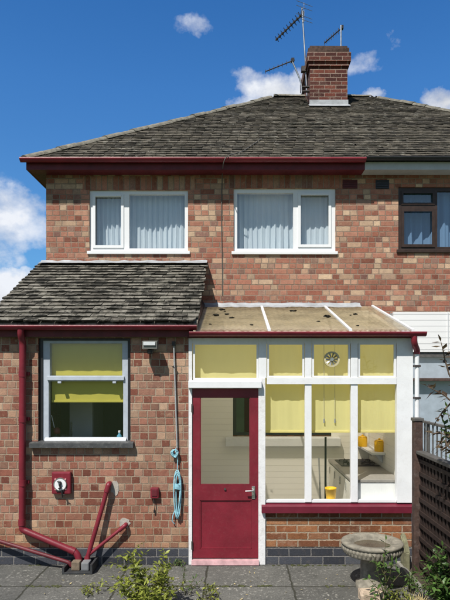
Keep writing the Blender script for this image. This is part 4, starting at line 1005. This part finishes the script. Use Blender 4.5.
obj('top_rail', B(rx-.02, rx+.02, 3.9, 6.3, 1.70, 1.725, bev=.005), 'rail', ra); obj('bottom_rail', B(rx-.015, rx+.015, 3.9, 6.3, 1.36, 1.38), 'rail', ra)
y = 4.0
while y < 6.28: obj('baluster', MB().tube([(rx,y,1.381),(rx,y,1.699)], .009, 6), 'rail', ra); y += .125
for y in (3.95, 5.1, 6.25): obj('post', B(rx+.021, rx+.05, y-.02, y+.02, -.02, 1.72), 'rail', ra)

# ------------------------------------------------------------------ plants
def plant(name, base, label, cat, stems, leafmat_, L, W, density, stemr=.004, group=None, stemmat='stem', start=.15, spread=1.0, up=.35):
    """stems: list of polylines (world points)"""
    t = thing(name, base, label, cat, group); rr = random.Random(hash(label) % 1 if False else sum(map(ord, label)))
    ms = MB(); ml = MB()
    for pts in stems:
        pts = [Vector(p) for p in pts]; n = len(pts)
        ms.tube(pts, [stemr*(1-.7*i/(n-1)) for i in range(n)], 5)
        tot = sum((b-a).length for a, b in zip(pts, pts[1:])); acc = 0
        for a, b in zip(pts, pts[1:]):
            l = (b-a).length; k = max(1, int(l*density))
            for i in range(k):
                q = (acc+l*(i+rr.random())/k)/tot
                if q < start: continue
                p = a.lerp(b, (i+rr.random())/k); ax = (b-a).normalized(); th = rr.uniform(0, 6.283)
                sd = Vector((math.cos(th), math.sin(th), 0)); sd = (sd-ax*sd.dot(ax)).normalized()
                d = sd*spread+ax*up+Vector((0,0,rr.uniform(-.2,.35))); sz_ = rr.uniform(.6,1.15)
                ml.leaf(p+sd*.004, d, Vector((rr.uniform(-.5,.5), rr.uniform(-.5,.5), 1)), L*sz_, W*sz_, rr.uniform(.1,.5), rr.uniform(0,.3))
            acc += l
        ml.leaf(pts[-1], (pts[-1]-pts[-2]), Vector((.3,.2,1)), L*.8, W*.7)
    obj('stem', ms, stemmat, t); obj('leaves', ml, leafmat_, t, recalc=False)
    return t
def stalks(x, y, n, h, spread, rr, seg=5, z=0.0, lean=(0,0)):
    out = []
    for i in range(n):
        a = rr.uniform(0, 6.283); s = spread*math.sqrt(rr.random()); hh = h*rr.uniform(.6,1.05)*(1-.45*(s/spread)**2 if spread else 1)
        bx_, by_ = x+.25*s*math.cos(a), y+.25*s*math.sin(a); pts = []
        w = rr.uniform(-.03,.03)
        for k in range(seg+1):
            q = k/seg; pts.append((bx_+s*.75*math.cos(a)*q**1.3+w*math.sin(q*4)+lean[0]*q, by_+s*.75*math.sin(a)*q**1.3+w*math.cos(q*5)+lean[1]*q, z+hh*q*(1-.12*q*s/(spread+.01))))
        out.append(pts)
        for b in range(rr.randint(2,4)):                    # side shoots
            k = rr.randint(2, seg); p = Vector(pts[k]); th = rr.uniform(0,6.283); l = hh*rr.uniform(.16,.32)
            d = Vector((math.cos(th), math.sin(th), rr.uniform(.5,1.3))).normalized()
            out.append([p, p+d*l*.5, p+d*l+Vector((0,0,-.02))])
    return out
rr = random.Random(12)
px_, py_ = PX(146, 5.25), 5.25
plant('weed', (px_,py_,0), 'big yellow green weed bush growing out of the paving', 'plant', stalks(px_, py_, 44, .58, .40, rr), 'leaf_y', .062, .032, 62)
px_ = PX(187, 5.7)
plant('weed', (px_,5.7,0), 'thin upright weed with flower stalks between the bush and the door', 'plant', stalks(px_, 5.7, 5, .33, .16, rr), 'leaf_g', .036, .014, 45)
px_ = PX(207, 5.55)
plant('weed', (px_,5.55,0), 'small green weed in the paving below the door', 'plant', stalks(px_, 5.55, 7, .17, .16, rr), 'leaf_y', .045, .02, 65)
px_ = PX(97, 5.7)
plant('weed', (px_,5.7,0), 'sprawling little weed on the paving below the gully', 'plant', stalks(px_, 5.7, 6, .12, .2, rr), 'leaf_y', .04, .02, 60)
for (u, v, lab) in ((176,566,'tiny tuft of weed at the foot of the wall left of the door'),):
    Y = EYE*FPX/(v-V0); x = PX(u,Y)
    plant('weed', (x,Y,0), lab, 'plant', stalks(x, Y, 6, .10, .12, rr), 'leaf_g', .035, .014, 60)
px_ = PX(384, 5.45)
st = [[(px_+.0,5.45,0),(px_+.02,5.44,.2),(px_-.005,5.45,.4),(px_+.02,5.46,.62)],[(px_,5.45,.0),(px_-.06,5.45,.15),(px_-.16,5.44,.27)],[(px_,5.45,.05),(px_+.08,5.44,.22),(px_+.17,5.44,.32)],[(px_,5.45,.1),(px_-.04,5.42,.22),(px_-.09,5.40,.40)],[(px_,5.45,.15),(px_+.05,5.42,.30),(px_+.06,5.40,.44)],[(px_,5.45,.0),(px_-.08,5.40,.08),(px_-.17,5.36,.12)],[(px_,5.45,.3),(px_-.06,5.43,.40),(px_-.10,5.42,.46)],[(px_,5.45,.3),(px_+.07,5.43,.38),(px_+.13,5.42,.41)]]
plant('weed', (px_,5.45,0), 'leggy weed with jagged leaves in front of the bird bath', 'plant', st, 'leaf_g', .085, .034, 42, .006)
for (u, Y, h, s, lab, mt) in ((409,5.75,.18,.13,'low grassy weed at the foot of the concrete slab','leaf_g'),(399,5.45,.14,.14,'ragged weed by the concrete edging','leaf_y'),(425,5.6,.22,.16,'small weed growing in the soil strip against the fence','leaf_g')):
    x = PX(u,Y); plant('weed', (x,Y,.03), lab, 'plant', stalks(x, Y, 9, h, s, rr, z=.03), mt, .05, .016, 60)
x = PX(445,5.35)
plant('shrub', (x,5.35,.03), 'leafy dark green shrub in the bottom right corner by the fence', 'shrub', stalks(x, 5.3, 26, .62, .26, rr, z=.03), 'leaf_d', .075, .042, 55, .006)
# dry grass tuft
mb = MB(); x = PX(424,5.3); 
for i in range(140):
    a = rr.uniform(0,6.283); s = rr.uniform(.0,.12); p = Vector((x+s*math.cos(a), 5.32+s*math.sin(a), .04)); mb.leaf(p, Vector((rr.uniform(-1,1), rr.uniform(-1,1), rr.uniform(.3,1.2))), Vector((0,0,1)), rr.uniform(.06,.15), .005)
tag(obj('dry_grass', mb, 'straw', base=(x,5.32,.04), recalc=False), 'tuft of straw coloured dead grass at the end of the edging', 'grass')
# tall shrub leaning in from the right
x0 = 2.28
st = []
def br(pts): st.append([Vector(p) for p in pts])
Yb = 5.1
def Q(u, v, dy=0): return P(u, v, Yb+dy)
br([(2.16,Yb,.04), Q(461,560), Q(462,470), Q(459,420), Q(455,380,.02), Q(452,350,.05)])
br([Q(459,420), Q(452,402), Q(443,394,-.03), Q(434,390,-.05), Q(427,386,-.08)])
br([Q(455,385), Q(449,374), Q(445,360), Q(443,350), Q(441,342)])
br([Q(452,402), Q(446,408), Q(440,415), Q(437,420)])
br([Q(461,450), Q(454,441), Q(447,436), Q(439,432), Q(433,434)])
br([Q(462,470), Q(455,452), Q(447,446), Q(440,450)])
br([Q(447,446), Q(445,440), Q(441,443), Q(436,447)])
plant('shrub', (2.16,Yb,.04), 'sparse bronze leaved shrub with twigs reaching in above the railing', 'shrub', st, 'leaf_p', .10, .048, 52, .010, stemmat='twig', start=.32)
br2 = [[Q(462,440), Q(455,428), Q(449,418), Q(447,408)], [(2.17,Yb+.12,.04), Q(464,540,.1), Q(463,470,.08), Q(455,455,.05), Q(448,440,.05), Q(444,424,.05)], [Q(463,470,.08), Q(456,462,.0), Q(449,458)]]
plant('shrub', (2.17,Yb+.12,.04), 'green leaved young shoots behind the bronze twigs by the fence', 'shrub', br2[1:2]+[[Q(463,470,.08), Q(456,462,.0), Q(449,458)]]+br2[:1], 'leaf_g', .09, .042, 60, .007, stemmat='twig', start=.3)

mb = MB(); rr = random.Random(77)
for i in range(420):
    if rr.random() < .5: x, y = rr.uniform(-2.9, 1.8), F-.012-abs(rr.gauss(0,.02))
    else: x, y = rr.uniform(-2.9, 1.8), 5.92+rr.gauss(0,.012)
    if -.5 < x < .3 and y > 6.4: continue
    if mnoise.noise(Vector((x*2.2, y*2, 3))) < -.02: continue
    w = rr.uniform(.006,.02)
    bmesh.ops.create_icosphere(mb.bm, subdivisions=1, radius=1, matrix=Matrix.Translation((x,y,.002)) @ Matrix.Rotation(rr.uniform(0,6),4,'Z') @ Matrix.Diagonal((w*1.6,w,w*.55,1)))
tag(obj('moss', mb, plain('green brown moss', (.05,.055,.02), .95, .5, 40, .8)), 'dark moss and grit along the wall foot and in the paving joint', 'moss', kind='stuff')
mb = MB()
for i in range(46):
    x, y = rr.uniform(-2.6,1.75), rr.uniform(5.45,6.5)
    mb.leaf(Vector((x,y,.004+.004*rr.random())), Vector((rr.uniform(-1,1),rr.uniform(-1,1),.12)), Vector((0,0,1)), rr.uniform(.018,.045), rr.uniform(.01,.02), .3, -.1)
tag(obj('leaf_litter', mb, 'straw', recalc=False), 'scattered bits of dead leaf on the grey paving', 'leaf litter', kind='stuff')

# ------------------------------------------------------------------ light, sky, camera
LD = Vector((.36, .64, -1.0)).normalized()          # direction sunlight travels
sd = -LD
elev = math.asin(sd.z); az = math.atan2(sd.x, sd.y)   # azimuth from +Y towards +X
sun = bpy.data.lights.new('sun', 'SUN'); sun.energy = 5.0; sun.angle = math.radians(.53); sun.color = (1.0, .955, .88)
so = bpy.data.objects.new('sun', sun); col.objects.link(so); so.rotation_euler = LD.to_track_quat('-Z', 'Y').to_euler(); so.location = (-4, -6, 12)
w = bpy.data.worlds.new('World'); sc.world = w; w.use_nodes = True
t = w.node_tree; t.nodes.clear()
class WN_(NT):
    def __init__(s): s.t = t
N = WN_()
sky = N.n('ShaderNodeTexSky', dict(sky_type='NISHITA', sun_disc=False, sun_elevation=elev, sun_rotation=az, altitude=100, air_density=1.0, dust_density=.35, ozone_density=2.4))
tc = t.nodes.new('ShaderNodeTexCoord').outputs['Generated']
def blob(u, v, rx_, rz_, gain):
    d = Vector(((u-U0)/FPX, 1, (V0-v)/FPX))
    # project direction on the plane y=1 (in front only)
    return (d.x, d.z, rx_/FPX, rz_/FPX, gain)
sp = N.n('ShaderNodeSeparateXYZ', None, Vector=tc)
yy = N.ma('MAXIMUM', sp.outputs[1], .02)
px, pz = N.ma('DIVIDE', sp.outputs[0], yy), N.ma('DIVIDE', sp.outputs[2], yy)
wv = N.n('ShaderNodeTexNoise', None, Vector=tc, Scale=7.0, Detail=6.0, Roughness=.62)
ws = N.n('ShaderNodeSeparateColor', None, Color=wv.outputs[1])
px = N.ma('ADD', px, N.ma('MULTIPLY', N.ma('SUBTRACT', ws.outputs[0], .5), .14)); pz = N.ma('ADD', pz, N.ma('MULTIPLY', N.ma('SUBTRACT', ws.outputs[1], .5), .10))
front = N.ma('GREATER_THAN', sp.outputs[1], .03)
acc = None
for (u, v, a, b, gn) in ((-5,222,66,50,.78),(28,205,34,24,.6),(8,288,40,26,1.15),(-20,300,50,30,1.1),(282,92,46,24,1.05),(300,84,22,24,.9),(262,103,36,12,.9),(436,100,30,15,1.05),(372,97,22,11,.85),(200,25,26,16,.42),(258,77,26,12,.46),(366,62,26,16,.40),(388,48,14,16,.42),(378,100,30,14,.5),(470,102,40,24,1.0)):
    dx_ = N.ma('DIVIDE', N.ma('SUBTRACT', px, (u-U0)/FPX), a/FPX); dz_ = N.ma('DIVIDE', N.ma('SUBTRACT', pz, (V0-v)/FPX), b/FPX)
    q = N.ma('SUBTRACT', 1.0, N.ma('ADD', N.ma('MULTIPLY', dx_, dx_), N.ma('MULTIPLY', dz_, dz_)), clamp=True)
    q = N.ma('MULTIPLY', q, gn); acc = q if acc is None else N.ma('MAXIMUM', acc, q)
acc = N.ma('MULTIPLY', acc, front)
cn = N.n('ShaderNodeTexNoise', None, Vector=N.n('ShaderNodeMapping', None, Vector=tc, Scale=(1,1,1.5)).outputs[0], Scale=9.0, Detail=8.0, Roughness=.58).outputs[0]
cn2 = N.n('ShaderNodeTexNoise', None, Vector=tc, Scale=26.0, Detail=6.0, Roughness=.6).outputs[0]
nz = N.ma('ADD', N.ma('MULTIPLY', cn, .7), N.ma('MULTIPLY', cn2, .3))
fm = N.ramp(N.ma('ADD', acc, N.ma('MULTIPLY', N.ma('SUBTRACT', nz, .5), 2.8)), [(.22, 0.0), (.50, .45), (.95, 1.0)])
fm = N.ma('MULTIPLY', fm, N.ma('GREATER_THAN', acc, .001))
fm = N.ma('MULTIPLY', fm, N.ramp(acc, [(0, 0.0), (.25, 1.0)]))
# scattered cumulus over the rest of the sky (behind the camera)
back = N.ramp(N.n('ShaderNodeTexNoise', None, Vector=N.n('ShaderNodeMapping', None, Vector=tc, Scale=(1,1,2.0)).outputs[0], Scale=2.6, Detail=8.0, Roughness=.6).outputs[0], [(.56, 0.0), (.66, 1.0)])
back = N.ma('MULTIPLY', back, N.ma('LESS_THAN', sp.outputs[1], -.25))
mask = N.ma('MAXIMUM', fm, N.ma('MULTIPLY', back, .5))
shade = N.ramp(cn, [(.32, .70), (.6, 1.0)])
cl = N.mix(1.0, (8.0,8.3,8.9), shade, 'MULTIPLY')
hue = N.n('ShaderNodeHueSaturation', None, Hue=.5, Saturation=1.0, Value=1.0, Color=N.mix(1.0, N.mix(1.0, sky.outputs[0], N.mix(N.ramp(sp.outputs[1], [(0, 0.0), (.5, 1.0)]), (.98,1.0,1.0), N.mix(N.ramp(sp.outputs[2], [(.22, 0.0), (.58, 1.0)]), (.66,1.22,1.62), (.36,.96,1.52))), 'MULTIPLY'), N.ramp(sp.outputs[2], [(0, .62), (.45, .96)]), 'MULTIPLY')).outputs[0]
cfin = N.mix(mask, hue, cl)
bg = N.n('ShaderNodeBackground', None, Color=cfin, Strength=.085)
t.links.new(bg.outputs[0], t.nodes.new('ShaderNodeOutputWorld').inputs[0])

cam = bpy.data.cameras.new('camera'); co = bpy.data.objects.new('camera', cam); col.objects.link(co)
co.location = (0, 0, EYE); co.rotation_euler = (math.pi/2, 0, 0)
cam.sensor_fit = 'VERTICAL'; cam.sensor_height = 36; cam.lens = 36*FPX/600
cam.shift_x = (225-U0)/600; cam.shift_y = (V0-300)/600; cam.clip_end = 2000; cam.clip_start = .05
sc.camera = co
sc.view_settings.view_transform = 'Standard'; sc.view_settings.look = 'None'; sc.view_settings.gamma = 1; sc.view_settings.use_curve_mapping = False
sc.view_settings.exposure = 0.35
sc.cycles.max_bounces = 10; sc.cycles.transparent_max_bounces = 16
